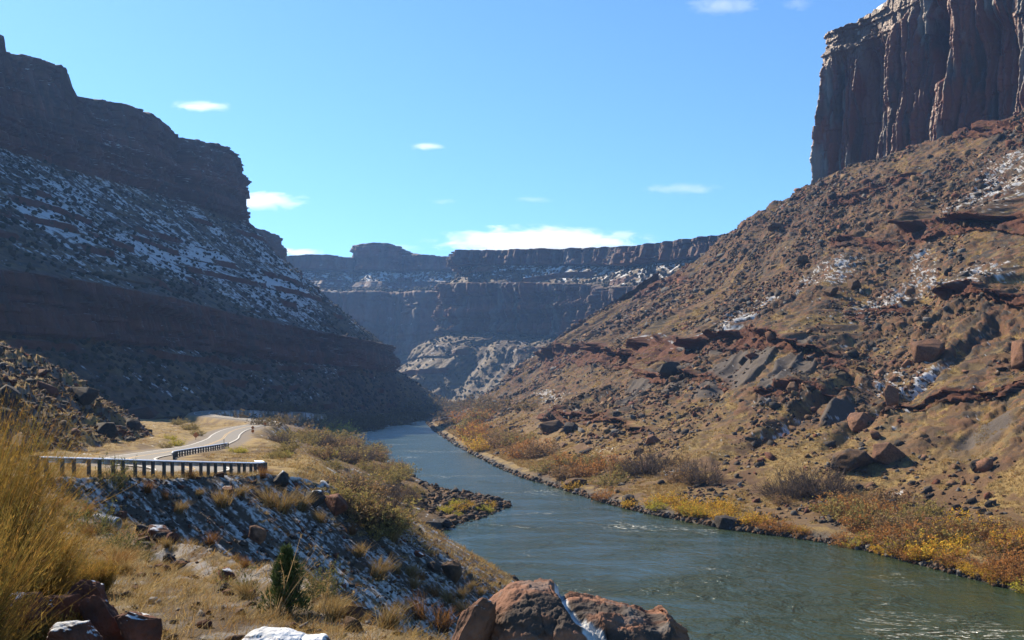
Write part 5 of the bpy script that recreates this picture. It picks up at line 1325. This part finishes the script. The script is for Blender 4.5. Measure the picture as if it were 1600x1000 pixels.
# ------------------------------------------------------------------ clouds: thin bodies of vapour beyond the haze
mc = bpy.data.materials.new('cloud_vapour'); mc.use_nodes = True; nt = mc.node_tree; N = nt.nodes; L = nt.links
N.remove(N['Principled BSDF']); tc = N.new('ShaderNodeTexCoord'); geo = N.new('ShaderNodeNewGeometry')
n1 = N.new('ShaderNodeTexNoise'); n1.inputs['Scale'].default_value = 1.0; n1.inputs['Detail'].default_value = 6; n1.inputs['Roughness'].default_value = .62; n1.inputs['Distortion'].default_value = .6
mpc = N.new('ShaderNodeMapping'); mpc.inputs['Scale'].default_value = (.007, .007, .022); L.new(geo.outputs['Position'], mpc.inputs['Vector']); L.new(mpc.outputs[0], n1.inputs['Vector'])
ln = N.new('ShaderNodeVectorMath'); ln.operation = 'LENGTH'; L.new(tc.outputs['Object'], ln.inputs[0])
m1 = N.new('ShaderNodeMath'); m1.operation = 'MULTIPLY_ADD'; m1.inputs[1].default_value = -.55; m1.inputs[2].default_value = .18; L.new(ln.outputs['Value'], m1.inputs[0])
m2 = N.new('ShaderNodeMath'); m2.operation = 'ADD'; L.new(m1.outputs[0], m2.inputs[0]); L.new(n1.outputs['Fac'], m2.inputs[1])
mr = N.new('ShaderNodeMapRange'); mr.inputs['From Min'].default_value = .24; mr.inputs['From Max'].default_value = .62; mr.inputs['To Max'].default_value = .0085; L.new(m2.outputs[0], mr.inputs['Value'])
pv = N.new('ShaderNodeVolumePrincipled'); pv.inputs['Color'].default_value = (1, 1, 1, 1); pv.inputs['Anisotropy'].default_value = .3; L.new(mr.outputs[0], pv.inputs['Density']); L.new(pv.outputs[0], N['Material Output'].inputs['Volume'])
mf = mc.copy(); mf.node_tree.nodes[mr.name].inputs['To Max'].default_value = .0025
Vc, Fc = ICO[3]
for (a, b, w, h, lab) in [(312, 166, 66, 12, 'small flat white cloud high over the left mesa'), (414, 314, 96, 20, 'white cloud just right of the left mesa edge'), (846, 380, 250, 32, 'broad white cloud behind the far mesa rim'), (462, 394, 64, 9, 'low sliver of cloud on the rim left of the knob'),
                          (610, 388, 80, 10, 'thin white cloud behind the knob of the distant mesa'), (664, 228, 50, 8, 'tiny wisp of cloud in the middle of the sky'), (1060, 295, 96, 10, 'thin streak of cloud over the right skyline'), (1130, 8, 90, 20, 'faint cloud at the top edge of the sky'), (1246, 4, 40, 18, 'faint puff near the top right of the sky'),
                          (690, 315, 44, 7, 'faint wisp above the far mesa'), (833, 312, 56, 6, 'faint streak above the broad cloud')]:
    Yc = 6500.0; p_ = at(a, b, Yc); k = Yc / F
    o = mesh_np('cloud', Vc, Fc, mf if 'faint' in lab or 'thin' in lab else mc, smooth=True); o.location = tuple(p_); o.scale = (w * k * .78, w * k * .35, h * k * .85); tag(o, lab, 'cloud')
# ------------------------------------------------------------------ haze: one closed box of thin even air
def box_obj(name, lo, hi, mat):
    V_ = [(x, y, z) for x in (lo[0], hi[0]) for y in (lo[1], hi[1]) for z in (lo[2], hi[2])]
    f_ = [(0, 1, 3, 2), (4, 6, 7, 5), (0, 4, 5, 1), (2, 3, 7, 6), (0, 2, 6, 4), (1, 5, 7, 3)]
    return mesh_np(name, V_, f_, mat)
mh = bpy.data.materials.new('haze_air'); mh.use_nodes = True; nt = mh.node_tree
nt.nodes.remove(nt.nodes['Principled BSDF'])
pv = nt.nodes.new('ShaderNodeVolumePrincipled'); pv.inputs['Density'].default_value = 0.000085; pv.inputs['Color'].default_value = (.24, .48, 1.0, 1); pv.inputs['Anisotropy'].default_value = 0.25
nt.links.new(pv.outputs[0], nt.nodes['Material Output'].inputs['Volume'])
hz_ = box_obj('haze', (-1400, -120, -6), (1300, 2500, 390), mh)
tag(hz_, 'pale blue haze filling the canyon air', 'haze', kind='stuff')
